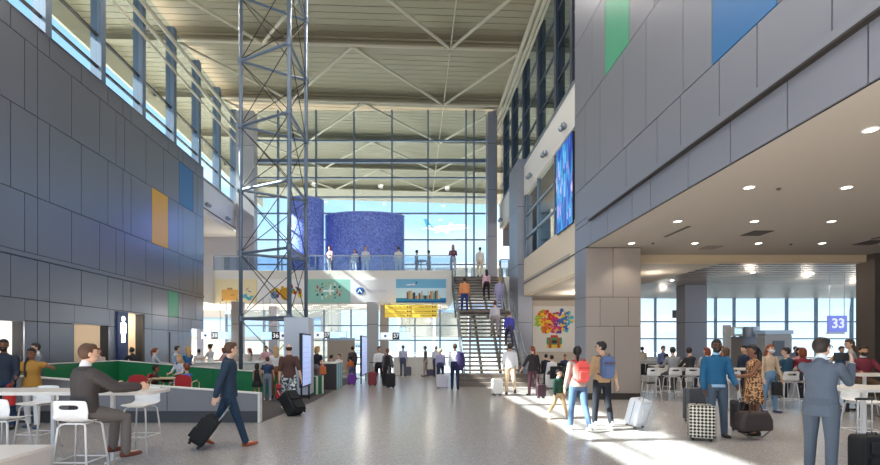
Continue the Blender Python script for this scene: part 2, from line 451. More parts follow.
glasswall('window_4', 'windows at the back of the right hall', 12.0, 34, 31.05, 0, 4.8, mx, [1.0, 2.2, 3.3], .07)
w = MB(); w.box(6.0, 12.0, 30.9, 31.1, 0, 4.8, white_paint); struct(w.build('wall_back', recenter=False), 'white wall between the two runs of far windows')

# clerestories -------------------------------------------------------------
cl = sroot('window_5', 'left clerestory window band under the roof edge')
yy = 14.85 - 2.65 * 7
while yy < 31:
    MB().box(-11.8, -11.4, yy, yy + .26, 10.8, 16.9, blue_steel).build('mullion', cl)
    yy += 2.65
for zz in (11.9, 13.05): MB().box(-11.6, -11.5, -5, 31, zz - .035, zz + .035, dark_steel).build('transom', cl)
MB().box(-11.57, -11.56, -5, 31, 10.8, 16.9, clear_glass).build('pane', cl)
cr = sroot('window_6', 'right clerestory window band under the roof edge')
for yy in (16.7, 18.6, 21.3, 24.2, 26.9, 29.4):
    MB().box(5.5, 5.85, yy, yy + .26, 10.8, 16.2, M('dark blue grey steel', (70, 78, 92), .4, .4)).build('mullion', cr)
for zz in (12.0, 13.3, 14.7): MB().box(5.56, 5.64, 16.4, 31, zz - .04, zz + .04, MATS['dark blue grey steel']).build('transom', cr)
MB().box(5.59, 5.60, 16.4, 31, 10.8, 16.2, clear_glass).build('pane', cr)
# diagonal struts behind the right clerestory
dz = thing('outrigger_brace', 'dark steel diagonal braces outside the right clerestory', 'brace', (0, 0, 0))
for yy in (17.6, 20.1, 22.8, 25.5, 28.2): MB().tube([(6.2, yy, 10.8), (9.5, yy + .6, 15.8)], .09, MATS['dark blue grey steel']).build('strut', dz)

# roof -------------------------------------------------------------------
def rz_(x): return 16.98 - (x - 5.4) * .03
deckm = M('ribbed metal deck', (152, 143, 119), .5, .25)
rd = MB()
xa, xb = -16.2, 10.6
def slab(y0, y1, t0, t1, mat, xa=xa, xb=xb):
    rd.add([(xa, y0, rz_(xa) + t0), (xb, y0, rz_(xb) + t0), (xb, y1, rz_(xb) + t0), (xa, y1, rz_(xa) + t0), (xa, y0, rz_(xa) + t1), (xb, y0, rz_(xb) + t1), (xb, y1, rz_(xb) + t1), (xa, y1, rz_(xa) + t1)],
           [(3, 2, 1, 0), (4, 5, 6, 7), (0, 1, 5, 4), (1, 2, 6, 5), (2, 3, 7, 6), (3, 0, 4, 7)], mat)
slab(-6, 51.5, .12, .4, deckm)
y = -5.9
while y < 51.3: slab(y, y + .41, .07, .12, deckm); y += .45
for x0, x1 in ((-16.35, -16.2), (10.6, 10.75)): rd.box(x0, x1, -6, 51.5, rz_(x0) - (1.05 if x0 < 0 else .35), rz_(x0) + .45, cream_steel)  # left trim made deeper to cut off the sun strip on the floor
struct(rd.build('ceiling_roof', recenter=False), 'ribbed cream metal roof deck')
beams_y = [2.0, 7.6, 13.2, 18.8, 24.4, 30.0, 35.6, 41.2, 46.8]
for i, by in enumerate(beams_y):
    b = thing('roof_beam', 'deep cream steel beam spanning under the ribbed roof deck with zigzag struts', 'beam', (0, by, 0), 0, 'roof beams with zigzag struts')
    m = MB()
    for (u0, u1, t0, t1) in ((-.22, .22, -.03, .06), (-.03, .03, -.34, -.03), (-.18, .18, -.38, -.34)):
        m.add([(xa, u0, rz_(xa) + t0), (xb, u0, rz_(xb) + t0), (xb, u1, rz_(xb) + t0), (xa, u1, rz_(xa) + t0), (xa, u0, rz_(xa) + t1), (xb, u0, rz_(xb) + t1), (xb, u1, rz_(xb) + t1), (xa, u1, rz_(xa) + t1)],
              [(3, 2, 1, 0), (4, 5, 6, 7), (0, 1, 5, 4), (1, 2, 6, 5), (2, 3, 7, 6), (3, 0, 4, 7)], M('shade darkened cream steel', (150, 140, 116), .6))  # girder colour darkened to carry the shade under the deck
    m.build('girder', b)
    MB().tube([(-11.9, -.32, rz_(-11.9) - .42), (5.2, -.32, rz_(5.2) - .42)], .08, cream_steel).build('bottom_chord', b)
    if i < len(beams_y) - 1:
        near = [-12.0, -3.1, 5.4]; far = [-7.6, 1.83]
        zz = [(near[0], far[0]), (near[1], far[0]), (near[1], far[1]), (near[2], far[1])]
        for a, c in zz:
            MB().tube([(a, -.3, rz_(a) - .46), (c, 5.3, rz_(c) - .46)], .075, cream_steel).build('diagonal_strut', b)
        MB().tube([(1.83, 0, rz_(1.8) - .4), (1.83, 5.3, rz_(1.8) - .45)], .03, cream_steel).build('tie_rod', b)
for lab, xx, zs in (('pale pipe rails along the left roof edge', -11.3, (15.95, 15.35, 14.7)), ('pale pipe rails along the right roof edge', 5.32, (16.2, 15.75, 15.3))):
    e = thing('eaves_pipe', lab, 'pipe', (xx, 0, 0))
    for k, zz in enumerate(zs): MB().tube([(0 if k else .1 * (1 if xx < 0 else -1), -5, zz), (0 if k else .1 * (1 if xx < 0 else -1), 30.8, zz)], .1 - .02 * k, cream_steel).build('pipe', e)
# wall spot fixtures
wl0 = None
for (px, py, side) in ((206, 205, -1), (226, 218.5, -1), (547, 154, 1), (531.5, 176, 1), (502, 220, 1), (495.5, 230.5, 1), (566, 127, 1)):
    xx = -11.4 if side < 0 else 5.5
    Y_ = xx * F / (px - VX); z_ = Z(py, Y_)
    t = thing('wall_lamp', 'small round steel lamp fixture on the white fascia', 'lamp', (xx, Y_, z_), 0 if side > 0 else 180, 'round lamps on the white fascias')
    MB().box(-.05, 0, -.12, .12, -.05, .05, steel).build('bracket', t)
    for dy in (-.16, .16): MB().ell((-.14, dy, 0), (.1, .1, .1), steel).build('lamp_head', t, smooth=True)
# ceiling downlights right soffit
dl = None; n = 0
for yy in (14.7, 12.13, 9.54, 7.0, 4.4):
    for xx in (6.66, 8.6, 10.55, 12.5, 14.4):
        lb = 'small round lit downlight in the taupe soffit of the right hall'
        if dl is None:
            dl = thing('downlight', lb, 'ceiling light', (xx, yy, 4.87), 0, 'soffit downlights')
            m = MB(); P = [(.085 * math.cos(a * math.pi / 10), .085 * math.sin(a * math.pi / 10)) for a in range(20)]
            m.prism(P, -.012, -.002, lamp_mat); m.build('lens', dl)
            m = MB(); m.loft([(0, 0, -.002), (0, 0, -.016)], [.11, .1], [.11, .1], white_metal, cap=True, n=20)
            m = MB(); 
            for a in range(20):
                a0, a1 = a * math.pi / 10, (a + 1) * math.pi / 10
                q = [(r * math.cos(t_), r * math.sin(t_), z) for t_ in (a0, a1) for r in (.086, .11) for z in (-.016, -.001)]
                m.add(q, [(0, 2, 6, 4), (0, 4, 5, 1), (2, 3, 7, 6)], white_metal)
            m.build('trim_ring', dl)
        else: dup(dl, (xx, yy, 4.87))
        if xx < 11 and yy > 6:
            L = bpy.data.lights.new('downlight_glow', 'SPOT'); L.energy = 60; L.spot_size = R(110); L.spot_blend = .6; L.shadow_soft_size = .12; L.color = (1, .9, .76)
            lo = bpy.data.objects.new('downlight_glow', L); COL.objects.link(lo); lo.location = (xx, yy, 4.83)
for (xx, yy, w_, d_, lab) in ((7.25, 13.25, .09, 1.2, 'dark slim slot vent in the soffit left of the downlights'), (9.58, 13.4, .55, .55, 'dark square grille in the middle of the soffit'), (9.5, 15.35, .5, .5, 'pale square grille in the soffit near the bulkhead'), (13.9, 14.6, .6, .6, 'dark square grille in the far right of the soffit'), (13.5, 13.6, .09, 1.1, 'dark slim slot vent in the soffit at the far right')):
    m = MB(); gm = M('dark grille', (84, 76, 70), .6) if 'pale' not in lab else M('pale grille', (150, 140, 130), .6)
    m.box(xx - w_ / 2, xx + w_ / 2, yy - d_ / 2, yy + d_ / 2, 4.855, 4.869, gm)
    k = -w_ / 2
    while k < w_ / 2 - .03 and w_ > .2: m.box(xx + k, xx + k + .02, yy - d_ / 2, yy + d_ / 2, 4.845, 4.856, gm); k += .06
    tag(m.build('ceiling_vent'), lab, 'vent')
for (px, py) in ((778.5, 188.5), (653, 243), (791, 244)):
    Y_ = 3.17 * F / (VY - py)
    m = MB(); m.loft([(0, 0, 0), (0, 0, -.04), (0, 0, -.07)], [.05, .045, .015], [.05, .045, .015], M('dark grille', (84, 76, 70), .6)); o = m.build('sprinkler_head')
    o.location = (X(px, Y_), Y_, 4.83); tag(o, 'tiny dark sprinkler head in the taupe soffit', 'sprinkler', 'soffit sprinkler heads')
# lights in the ceiling under the balcony
bl = None
for yy in (27.3, 28.5, 29.7):
    for k in range(13):
        xx = -10.6 + k * 1.0 + (.4 if yy == 28.5 else 0)
        if bl is None:
            bl = thing('recessed_light', 'narrow lit recessed light in the low ceiling under the balcony', 'ceiling light', (xx, yy, 4.07), 0, 'recessed lights under the balcony')
            MB().box(-.2, .2, -.07, .07, -.012, -.002, lamp_mat).build('lens', bl)
            MB().box(-.24, .24, -.1, -.07, -.02, 0, white_metal).build('frame', bl)
        else: dup(bl, (xx, yy, 4.07))
# low ceiling darker underside strip lights for right back hall
hl = None
for (px, py) in ((633, 264), (710, 258), (672, 280), (753, 272), (812, 273), (700, 291)):
    Y_ = 3.1 * F / (VY - py)
    if hl is None:
        hl = thing('downlight', 'small lit downlight among the metal slats of the right hall', 'ceiling light', (X(px, Y_), Y_, 4.78), 0, 'slat ceiling downlights')
        MB().prism([(.08 * math.cos(a * math.pi / 8), .08 * math.sin(a * math.pi / 8)) for a in range(16)], -.012, 0, lamp_mat).build('lens', hl)
    else: dup(hl, (X(px, Y_), Y_, 4.78))

def lamp(x, y, z, en, r=.15, c=(1, .9, .76), kind='POINT', size=100):
    L = bpy.data.lights.new('lamp_and_fill_glow', kind); L.energy = en; L.shadow_soft_size = r; L.color = c
    if kind == 'SPOT': L.spot_size = R(size); L.spot_blend = .7
    o = bpy.data.objects.new('lamp_and_fill_glow', L); COL.objects.link(o); o.location = (x, y, z); return o
lamp(-12.0, 18.95, 2.75, 60, .12); lamp(-12.1, 16.4, 2.2, 34, .12); lamp(-12.0, 12.9, 2.1, 40, .12, (1, .97, .92))  # lamps without fixtures, added to brighten the rooms behind the openings
hb = None  # unseen fill lamps added under the beams to brighten the hall
for by in (2.0, 7.6, 13.2, 18.8):
    for xx in (-9.0, -3.0, 3.0):
        z = rz_(xx) - .98
        if hb is None:
            hb = thing('added_fill_lamp', 'round fill lamp added below a roof beam out of view', 'lamp', (xx, by, z), 0, 'added fill lamps under the roof beams')
            MB().loft([(0, 0, .0), (0, 0, .12), (0, 0, .24), (0, 0, .34)], [.26, .24, .1, .07], [.26, .24, .1, .07], white_metal, n=20).build('housing', hb)
            MB().loft([(0, 0, -.015), (0, 0, -.001)], [.22, .22], [.22, .22], lamp_mat, n=20).build('lens', hb)
            MB().tube([(0, 0, .34), (0, 0, .56)], .015, steel, 6).build('stem', hb)
        else: dup(hb, (xx, by, z))
        lamp(xx, by, z - .1, 290, .22, (1, .93, .84), 'SPOT', 150)
for (xx, yy) in ((-8, 28.5), (-3, 28.5), (1, 28.5), (-8, 27.2), (-3, 27.2)): lamp(xx, yy, 3.5, 14, .15)
for (xx, yy) in ((14, 20), (18, 22), (22, 24), (14, 27), (10, 20)): lamp(xx, yy, 4.3, 22, .15)
for yy in (18, 21, 24.5): lamp(8.5, yy, 8.6, 120, .2)

lamp(7.6, 22.5, 3.7, 70, .15); lamp(7.2, 19.0, 3.7, 40, .15)  # lamps without fixtures, added to brighten the wall behind the mural
# ============================================================ lattice tower
def tower():
    t = thing('lattice_tower', 'tall blue grey steel lattice tower of three legs with crossed rods rising to the roof', 'tower', (-4.9, 17.3, 0))
    L = [Vector((-6.22, 17.24, 0)) - Vector((-4.9, 17.3, 0)), Vector((-4.21, 16.2, 0)) - Vector((-4.9, 17.3, 0)), Vector((-4.16, 18.5, 0)) - Vector((-4.9, 17.3, 0))]
    zs = [2.7, 5.04, 7.32, 9.62, 11.95, 14.25, 15.9]
    for i, p in enumerate(L):
        z0 = 2.66 if i == 1 else .012
        MB().tube([(p.x, p.y, z0), (p.x, p.y, 16.0)], .078 if i == 1 else .07, blue_steel, 12).build('leg', t, smooth=True)
        for z in zs[:-1]: MB().tube([(p.x, p.y, z - .1), (p.x, p.y, z + .1)], .105, blue_steel, 12).build('coupling', t)
    for a, b in ((0, 1), (0, 2), (1, 2)):
        p, q = L[a], L[b]
        for z in zs: MB().tube([(p.x, p.y, z), (q.x, q.y, z)], .05, blue_steel).build('horizontal_brace', t)
        for z0, z1 in zip(([2.66] if 1 in (a, b) else [.1]) + zs[:-1], zs):
            if z1 - z0 < .5: continue
            MB().tube([(p.x, p.y, z0 + .05), (q.x, q.y, z1 - .05)], .016, dark_steel, 6).build('diagonal_rod', t)
            MB().tube([(q.x, q.y, z0 + .05), (p.x, p.y, z1 - .05)], .016, dark_steel, 6).build('diagonal_rod', t)
tower()
# pillar box and display totems
t = thing('tower_pillar', 'pale grey metal pillar casing standing under the lattice tower', 'pillar', (-3.85, 16.1, 0))
MB().box(-.4, .4, -.42, .42, .12, 2.65, M('pale blue grey cladding', (196, 200, 212), .5, .1)).build('casing', t)
MB().box(-.38, .38, -.4, .4, 0, .12, dark_steel).build('plinth', t)
def totem(x, y, z0, z1, ln, label, foot=True):
    t = thing('display_totem', label, 'display screen', (x, y, 0))
    MB().box(-.07, .02, -ln / 2, ln / 2, z0, z1, black_plastic).build('housing', t)
    s = MB(); s.box(.02, .03, -ln / 2 + .05, ln / 2 - .03, z0 + .05, z1 - .05, screen_mat); s.build('screen', t)
    r_ = MB(); k = z0 + .25
    while k < z1 - .3:
        r_.box(.03, .034, -ln / 2 + .1, ln / 2 - .1, k, k + .012, M('faint screen line', (128, 140, 190), .4, 0, .5)); k += .16
    r_.build('text_rule', t)
    for yy in (-ln / 2 + .08, ln / 2 - .08): MB().tube([(-.025, yy, 0), (-.025, yy, z0)], .03, black_plastic).build('post', t)
    return t
totem(-3.36, 14.95, .46, 2.1, 1.2, 'lit flight information totem with lavender screen beside the grey pillar')
totem(-2.38, 22.9, .35, 2.2, 2.3, 'second lit display totem with black frame farther back near the counters')

# ============================================================ partitions
def slope_wall(label, x0, x1, y, th, za, zb, core, base, seams, name='partition'):
    t = thing(name, label, 'partition', ((x0 + x1) / 2, y, 0))
    o = (x0 + x1) / 2; k = (zb - za) / (x1 - x0)
    def zt(x): return za + (x - x0) * k
    ps = [x0] + seams + [x1]
    for a, b in zip(ps[:-1], ps[1:]):
        m = MB(); m.vprism([(a - o + .008, .26 if base else 0.001), (b - o - .008, .26 if base else 0.001), (b - o - .008, zt(b) - .03), (a - o + .008, zt(a) - .03)], 0, th, core); m.build('panel', t)
    m = MB(); m.vprism([(x0 - o, zt(x0) - .03), (x1 - o, zt(x1) - .03), (x1 - o, zt(x1)), (x0 - o, zt(x0))], -.02, th + .02, white_paint); m.build('top_cap', t)
    m = MB(); m.box(x1 - o, x1 - o + .05, -.02, th + .02, 0, zt(x1), white_paint); m.build('end_cap', t)
    if base: MB().box(x0 - o, x1 - o, .02, th - .02, 0, .26, base).build('plinth', t)
    return t
slope_wall('long grey panelled partition with sloping white top in front of the green one', -10.9, -3.48, 10.7, .12, 1.2, .67, M('grey laminate', (128, 126, 130), .5), M('charcoal plinth', (70, 70, 74), .6), [X(p, 10.7) for p in (0, 82, 167)])
green = M('deep green laminate', (30, 122, 74), .45)
slope_wall('long green partition with sloping top enclosing the queue area', -10.4, -3.45, 16.9, .1, 1.22, .66, green, None, [X(p, 16.9) for p in (157, 213, 262)])
t = thing('partition', 'green partition running along the left clad wall towards the back', 'partition', (-10.45, 14.0, 0))
MB().box(-.05, .05, -3.1, 2.95, .001, 1.19, green).build('panel', t); MB().box(-.07, .07, -3.1, 2.95, 1.19, 1.22, white_paint).build('top_cap', t)
# counters behind the green partition
def counter(x0, x1, y0, y1, h, label, mat=white_paint, group=None):
    t = thing('service_counter', label, 'counter', ((x0 + x1) / 2, (y0 + y1) / 2, 0), 0, group); a = (x1 - x0) / 2; b = (y1 - y0) / 2
    MB().box(-a + .03, a - .03, -b + .05, b - .03, 0.012, h - .05, mat).build('base', t)
    MB().box(-a, a, -b, b, h - .05, h, M('white solid surface', (234, 232, 230), .35)).build('countertop', t, bevel=.01)
    return t
counter(X(196, 19.6), X(262, 19.6), 19.2, 19.9, 1.08, 'long white counter behind the middle of the green partition')
counter(X(158, 18.9), X(191, 18.9), 18.5, 19.2, 1.02, 'white counter close to the left clad wall beyond the restroom doorway')
counter(X(264, 21.8), X(287, 21.8), 21.4, 22.1, 1.1, 'white counter left of the tower pillar behind the boy')
counter(X(393, 29.0), X(437, 29.0), 28.6, 29.3, 1.05, 'white gate counter at the far end below sign 37')
counter(X(238, 25.0), X(262, 25.0), 25.0, 25.6, 1.3, 'white desk block in front of the brown column')
t = thing('kiosk_counter', 'dark counter block with teal striped side beside the walkway', 'counter', (-3.4, 19.6, 0))
MB().box(-.36, .36, -.8, .8, 0, 1.02, M('charcoal laminate', (62, 56, 58), .5)).build('base', t)
MB().box(-.38, .38, -.82, .82, 1.02, 1.06, white_paint).build('countertop', t)
m = MB()
for k in range(7): m.box(.36, .375, -.8 + k * .23, -.8 + k * .23 + .12, .02, 1.0, M('teal stripe', (70, 172, 196), .5) if k % 2 == 0 else white_paint)
m.build('striped_front', t)
t = thing('partition', 'short green upright panel with white edge beside the dark kiosk counter', 'partition', (-3.42, 17.25, 0))
MB().box(-.16, .12, -.05, .05, 0.012, .64, green).build('panel', t); MB().box(.12, .16, -.06, .06, 0, .66, white_paint).build('edge', t)
# children's table and chairs between the partitions
red = C(190, 38, 42, .6)
def small_table(x, y, z, w, d, label):
    t = thing('play_table', label, 'table', (x, y, .012))
    MB().box(-w / 2, w / 2, -d / 2, d / 2, z - .03, z, M('pale maple', (206, 184, 146), .5)).build('tabletop', t)
    for a in (-1, 1):
        for b in (-1, 1): MB().tube([(a * (w / 2 - .05), b * (d / 2 - .05), 0), (a * (w / 2 - .05), b * (d / 2 - .05), z - .03)], .018, M('pale maple', (206, 184, 146), .5)).build('leg', t)
small_table(X(167, 13.4), 13.4, .82, .75, .6, 'small pale maple table between the children behind the grey partition')
def red_chair(x, y, rz, label, h=.5):
    t = thing('red_chair', label, 'chair', (x, y, .012), rz); wood = M('pale maple', (206, 184, 146), .5)
    MB().rbox(-.22, .22, -.22, .22, h - .05, h, .08, red, 'z').build('seat', t)
    MB().rbox(-.22, .22, -.24, -.2, h + .02, h + .42, .14, red, 'y').build('backrest', t)
    for s in (-1, 1): MB().tube([(s * .24, .2, 0), (s * .24, .2, h + .18), (s * .24, .05, h + .26), (s * .24, -.24, h + .22), (s * .24, -.26, 0)], .017, wood).build('side_frame', t)
red_chair(X(139, 13.2), 13.2, 20, 'red round backed chair left of the children behind the grey partition')
red_chair(X(188, 13.2), 13.15, 0, 'red chair with pale wooden arms under the child in blue')
red_chair(X(157, 13.5), 13.6, -80, 'red chair under the dark dressed child')

# ============================================================ staircase
def stairZ(y):
    if y < 21.2: return max(0, min(3, int((y - 20.2) / .33) + 1)) * .17 if y >= 20.2 else 0
    if y < 24.3: return .5 + (y - 21.2) / 3.1 * 3.0
    if y < 25.2: return 3.5
    if y < 27.6: return 3.5 + (y - 25.2) / 2.4 * 2.2
    return 5.7
def staircase():
    O = Vector((3.4, 24, 0))
    t = thing('staircase', 'open riser steel staircase with landing rising to the upper floor', 'staircase', O)
    tread = M('grey brown stair tread', (118, 106, 98), .6, .05); under = M('dark stair stringer', (84, 76, 70), .5, .3)
    def b(x0, x1, y0, y1, z0, z1, mat, name, bev=0): return MB().box(x0 - O.x, x1 - O.x, y0 - O.y, y1 - O.y, z0, z1, mat).build(name, t)
    for k in range(3): b(1.9, 5.15, 20.2 + .33 * k, 21.3, .17 * k, .17 * (k + 1), tread, 'base_step')
    n1 = 16
    for k in range(n1):
        y = 21.2 + 3.1 * k / n1; z = .5 + 3.0 * (k + 1) / n1
        b(2.2, 4.8, y, y + .27, z - .085, z, tread, 'tread')
    b(2.2, 4.8, 24.25, 25.25, 3.3, 3.5, under, 'landing'); b(2.2, 4.8, 24.25, 25.25, 3.5, 3.52, tread, 'landing_top')
    n2 = 12
    for k in range(n2):
        y = 25.2 + 2.4 * k / n2; z = 3.5 + 2.2 * (k + 1) / n2
        b(2.2, 4.8, y, y + .27, z - .085, z, tread, 'tread')
    for xx in (2.16, 3.0, 3.85, 4.8):
        w = .06 if xx in (2.16, 4.8) else .1
        for (y0, z0, y1, z1) in ((21.25, .3, 24.3, 3.3), (25.1, 3.2, 27.6, 5.45)):
            MB().xprism([(y0 - O.y, z0), (y0 - O.y, z0 + .02), (y1 - O.y, z1 + .02), (y1 - O.y, z1 - .22), (y0 + .3 - O.y, z0)], xx - O.x, xx + w - O.x, under if w == .06 else cream_steel).build('stringer', t)
    for xx in (2.15, 4.88):
        path = [(20.25, .17), (21.2, .5), (24.3, 3.5), (25.2, 3.5), (27.6, 5.7)]
        for dz, r in ((1.0, .028), (.84, .012), (.7, .012), (.56, .012), (.42, .012), (.28, .012), (.14, .012)):
            MB().tube([(xx - O.x, y - O.y, z + dz) for y, z in path], r, steel if r > .02 else chrome, 8 if r > .02 else 5).build('handrail' if r > .02 else 'rail_bar', t)
        for y, z in ((20.3, .17), (21.2, .5), (22.2, 1.47), (23.25, 2.5), (24.3, 3.5), (25.2, 3.5), (26.4, 4.6), (27.55, 5.65)):
            MB().tube([(xx - O.x, y - O.y, z), (xx - O.x, y - O.y, z + 1.0)], .022, blue_steel).build('baluster', t)
staircase()

# ============================================================ bar stools and tables
def stool_shell():
    prof = [(.20, -.015), (.18, .0), (.08, -.005), (-.06, -.008), (-.15, .01), (-.195, .06), (-.215, .12), (-.225, .165), (-.232, .215), (-.245, .28)]
    xs = [-.215, -.19, -.12, -.04, .04, .12, .19, .215]
    vs = []
    for i, (y, z) in enumerate(prof):
        for x in xs:
            e = abs(x) / .215
            vs.append((x * (1 if i < 9 else .96), y + (.05 * e * e if i > 5 else 0), z + (.02 * e ** 3 if i < 5 else -.012 * e ** 4)))
    n = len(xs); fs = []
    for i in range(len(prof) - 1):
        for k in range(n - 1):
            if i == 7 and k in (2, 3, 4): continue
            fs.append((i * n + k, i * n + k + 1, (i + 1) * n + k + 1, (i + 1) * n + k))
    me = bpy.data.meshes.new('seat_shell'); me.from_pydata(vs, [], fs); me.materials.append(M('white moulded plastic', (232, 230, 228), .35))
    for p in me.polygons: p.use_smooth = True
    o = bpy.data.objects.new('seat_shell', me); COL.objects.link(o)
    s = o.modifiers.new('thick', 'SOLIDIFY'); s.thickness = .014; s.offset = 0
    b = o.modifiers.new('round', 'SUBSURF'); b.levels = 1; b.render_levels = 1
    return o
STOOL = None
def stool(x, y, rz, label, group=None, seat=.76):
    global STOOL
    if STOOL is not None: return dup(STOOL, (x, y, 0), rz, label, group)
    t = thing('bar_stool', label, 'bar stool', (x, y, 0), rz, group); STOOL = t
    o = stool_shell(); o.parent = t; o.location = (0, 0, seat)
    for a in (-1, 1):
        for b in (-1, 1):
            MB().tube([(a * .08, b * .08, seat - .02), (a * .15, b * .14, seat - .035), (a * .17, b * .16, seat - .07), (a * .235, b * .225, 0)], .0125, white_metal).build('leg', t, smooth=True)
    m = MB(); q = [(a * .211, b * .2, .27) for a, b in ((-1, -1), (1, -1), (1, 1), (-1, 1), (-1, -1))]
    for p, r_ in zip(q[:-1], q[1:]): m.tube([p, r_], .009, white_metal)
    m.build('footrest', t)
    MB().box(-.12, .12, -.12, .12, seat - .035, seat - .016, white_metal).build('seat_bracket', t)
    return t
def bar_table(x0, x1, y0, y1, h, label, legs, rnd=.12):
    cx, cy = (x0 + x1) / 2, (y0 + y1) / 2
    t = thing('high_table', label, 'table', (cx, cy, 0))
    MB().rbox(x0 - cx, x1 - cx, y0 - cy, y1 - cy, h - .045, h, rnd, M('pale laminate top', (222, 214, 206), .4), 'z').build('tabletop', t)
    for lx in legs:
        MB().box(lx - cx - .024, lx - cx + .024, -.024, .024, .0, h - .045, white_metal).build('leg', t)
        MB().box(lx - cx - .03, lx - cx + .03, -(y1 - y0) / 2 + .2, (y1 - y0) / 2 - .2, .0, .03, white_metal).build('foot_bar', t)
    return t
bar_table(-6.9, -3.72, 6.72, 7.42, 1.06, 'long white high table in front of the seated man in the left foreground', [-6.4, X(52.5, 7.05), X(112, 7.05)])
stool(X(86, 6.2), 6.1, 0, 'white bar stool under the seated man in the dark sweater')
stool(X(6, 6.3), 6.28, 0, 'white bar stool cut by the left edge of the photo in front of the table')
stool(X(33, 7.85), 7.95, 172, 'white bar stool on the far side of the left table near the red bag')
stool(X(141, 7.75), 7.75, 178, 'white bar stool at the right end of the left table')
# low white block in the foreground
t = thing('low_bench', 'low white block bench in the bottom left corner', 'bench', (-5.4, 5.0, 0), 0)
MB().box(-.95, .98, -1.0, .85, 0.04, .46, M('off white laminate', (214, 206, 202), .5)).build('body', t); MB().box(-.97, 1.0, -1.02, .87, .46, .5, M('off white laminate top', (224, 216, 210), .4)).build('top', t); MB().box(-.9, .92, -.95, .8, 0, .04, dark_steel).build('plinth', t)

# right hall tables
bar_table(7.9, 10.4, 15.9, 16.25, 1.08, 'long white high table behind the pier in the right hall', [8.1, 10.2], .05)
bar_table(9.2, 12.5, 13.5, 14.3, 1.07, 'long white high table in the middle of the right hall', [9.4, 12.3], .1)
bar_table(X(845, 11.0), 12.7, 10.6, 11.35, 1.08, 'white high table in front of the man in burgundy', [10.3, 12.5], .1)
bar_table(X(832, 7.3), 8.6, 6.95, 7.75, 1.08, 'white high table at the right edge beside the man in the grey suit', [X(866, 7.3), 8.3], .1)
Rg = 'white bar stools in the right hall'
for i, (px, Y, rz, lb) in enumerate([(651, 15.2, 0, 'white bar stool right beside the brown pier'), (672, 15.3, 4, 'white bar stool under the man in grey at the far table'), (690, 15.3, -6, 'white bar stool under the dark haired man in black at the far table'),
        (707, 15.3, 5, 'white bar stool behind the man in the teal sweater'), (664, 17.2, 176, 'white bar stool on the far side of the table by the pier'),
        (728, 12.9, 10, 'white bar stool in front of the woman on the phone'), (757, 12.8, -8, 'white bar stool behind the woman in the leopard dress'), (786, 13.0, 0, 'white bar stool under the man in dark teal'), (806, 12.9, 0, 'white bar stool under the person in dark red'),
        (768, 15.0, 180, 'white bar stool on the far side of the middle table'), (838, 15.0, 180, 'white bar stool at the far right end of the middle table'),
        (861, 11.9 + .2, 170, 'white bar stool under the man in burgundy'), (862, 8.25, 172, 'white bar stool behind the right edge table beyond the black suitcase')]):
    stool(X(px, Y), Y, rz, lb)

# airport seat rows near the mural
def seat_row(x, y, n, rz, label, col=(34, 34, 40)):
    t = thing('airport_seats', label, 'seats', (x, y, 0), rz); mt = C(*col, .5)
    MB().box(-n * .29, n * .29, -.03, .03, .34, .4, steel).build('beam', t)
    for k in range(n):
        cx = (k - (n - 1) / 2) * .56
        MB().rbox(cx - .25, cx + .25, -.24, .26, .4, .47, .05, mt, 'z').build('seat', t)
        T = Matrix.Rotation(R(12), 4, 'X'); T.translation = Vector((0, -.26, .44))
        MB().rbox(cx - .25, cx + .25, -.03, .03, 0, .48, .05, mt, 'y', T=T).build('backrest', t)
    for s in (-1, 1):
        MB().box(s * (n * .26) - .025, s * (n * .26) + .025, -.25, .25, 0, .04, steel).build('foot', t); MB().box(s * (n * .26) - .025, s * (n * .26) + .025, -.025, .025, .04, .36, steel).build('leg', t)
seat_row(X(561, 19.5), 19.5, 2, 0, 'pair of black airport seats near the mural')
seat_row(X(545, 23.3), 23.3, 3, 0, 'black airport seats under the seated group by the mural')
seat_row(X(338, 24.0), 24.0, 3, -90, 'pale beige airport seats beyond the dark kiosk counter', (206, 196, 180))
seat_row(10.7, 22.5, 4, 0, 'black airport seats behind the table by the pier')

# ============================================================ signs
black_sign = M('black sign face', (28, 28, 30), .4); wlet = M('white lettering', (250, 250, 250), .5, 0, .3); glet = M('dark grey lettering', (60, 60, 66), .6)
def gate_sign(num, px, Y, py0, py1, wpx, side, w2px, label, black=True):
    x = X(px, Y); z0, z1 = Z(py1, Y), Z(py0, Y); w = wpx / F * Y; w2 = w2px / F * Y
    t = thing('gate_sign', label, 'sign', (x, Y, z0)); h = z1 - z0
    MB().box(-w / 2, w / 2, -.06, .06, 0, h, black_sign if black else M('grey sign face', (92, 92, 96), .5)).build('number_panel', t)
    text(num, h * .82, wlet, t, (0, -.07, h * .5), bold=.004)
    a, b = ((-w / 2 - w2, -w / 2) if side < 0 else (w / 2, w / 2 + w2))
    MB().box(a, b, -.05, .05, 0, h, M('pale blue lit sign face', (170, 212, 240), .4, 0, .8)).build('destination_panel', t)
    c, d = ((w / 2, w / 2 + w * .8) if side < 0 else (-w / 2 - w2, -w / 2))
    MB().box(c, d, -.05, .05, 0, h, M('pale grey lit sign face', (216, 222, 226), .4, 0, .5)).build('logo_panel', t)
    m = MB(); m.disc((c + d) / 2 if side < 0 else d - w2 * .6, h / 2, .07, .07, -.06, -.05, M('dark blue emblem', (60, 92, 130), .5), 10); m.build('emblem', t)
    for q in (a + .1, b - .1): MB().tube([(q, 0, h), (q, 0, 4.07 - z0)], .015, steel, 6).build('hanger', t)
    return t
gate_sign('36', 276, 23.5, 332, 339.5, 8, -1, 11, 'black hanging sign reading 36 beside the tower pillar')
gate_sign('38', 215, 25, 332, 339, 6.5, 1, 10, 'grey hanging sign reading 38 left of the lattice tower', False)
gate_sign('37', 396, 27, 332.5, 339.5, 7, 1, 12, 'black hanging sign reading 37 below the yellow directory')
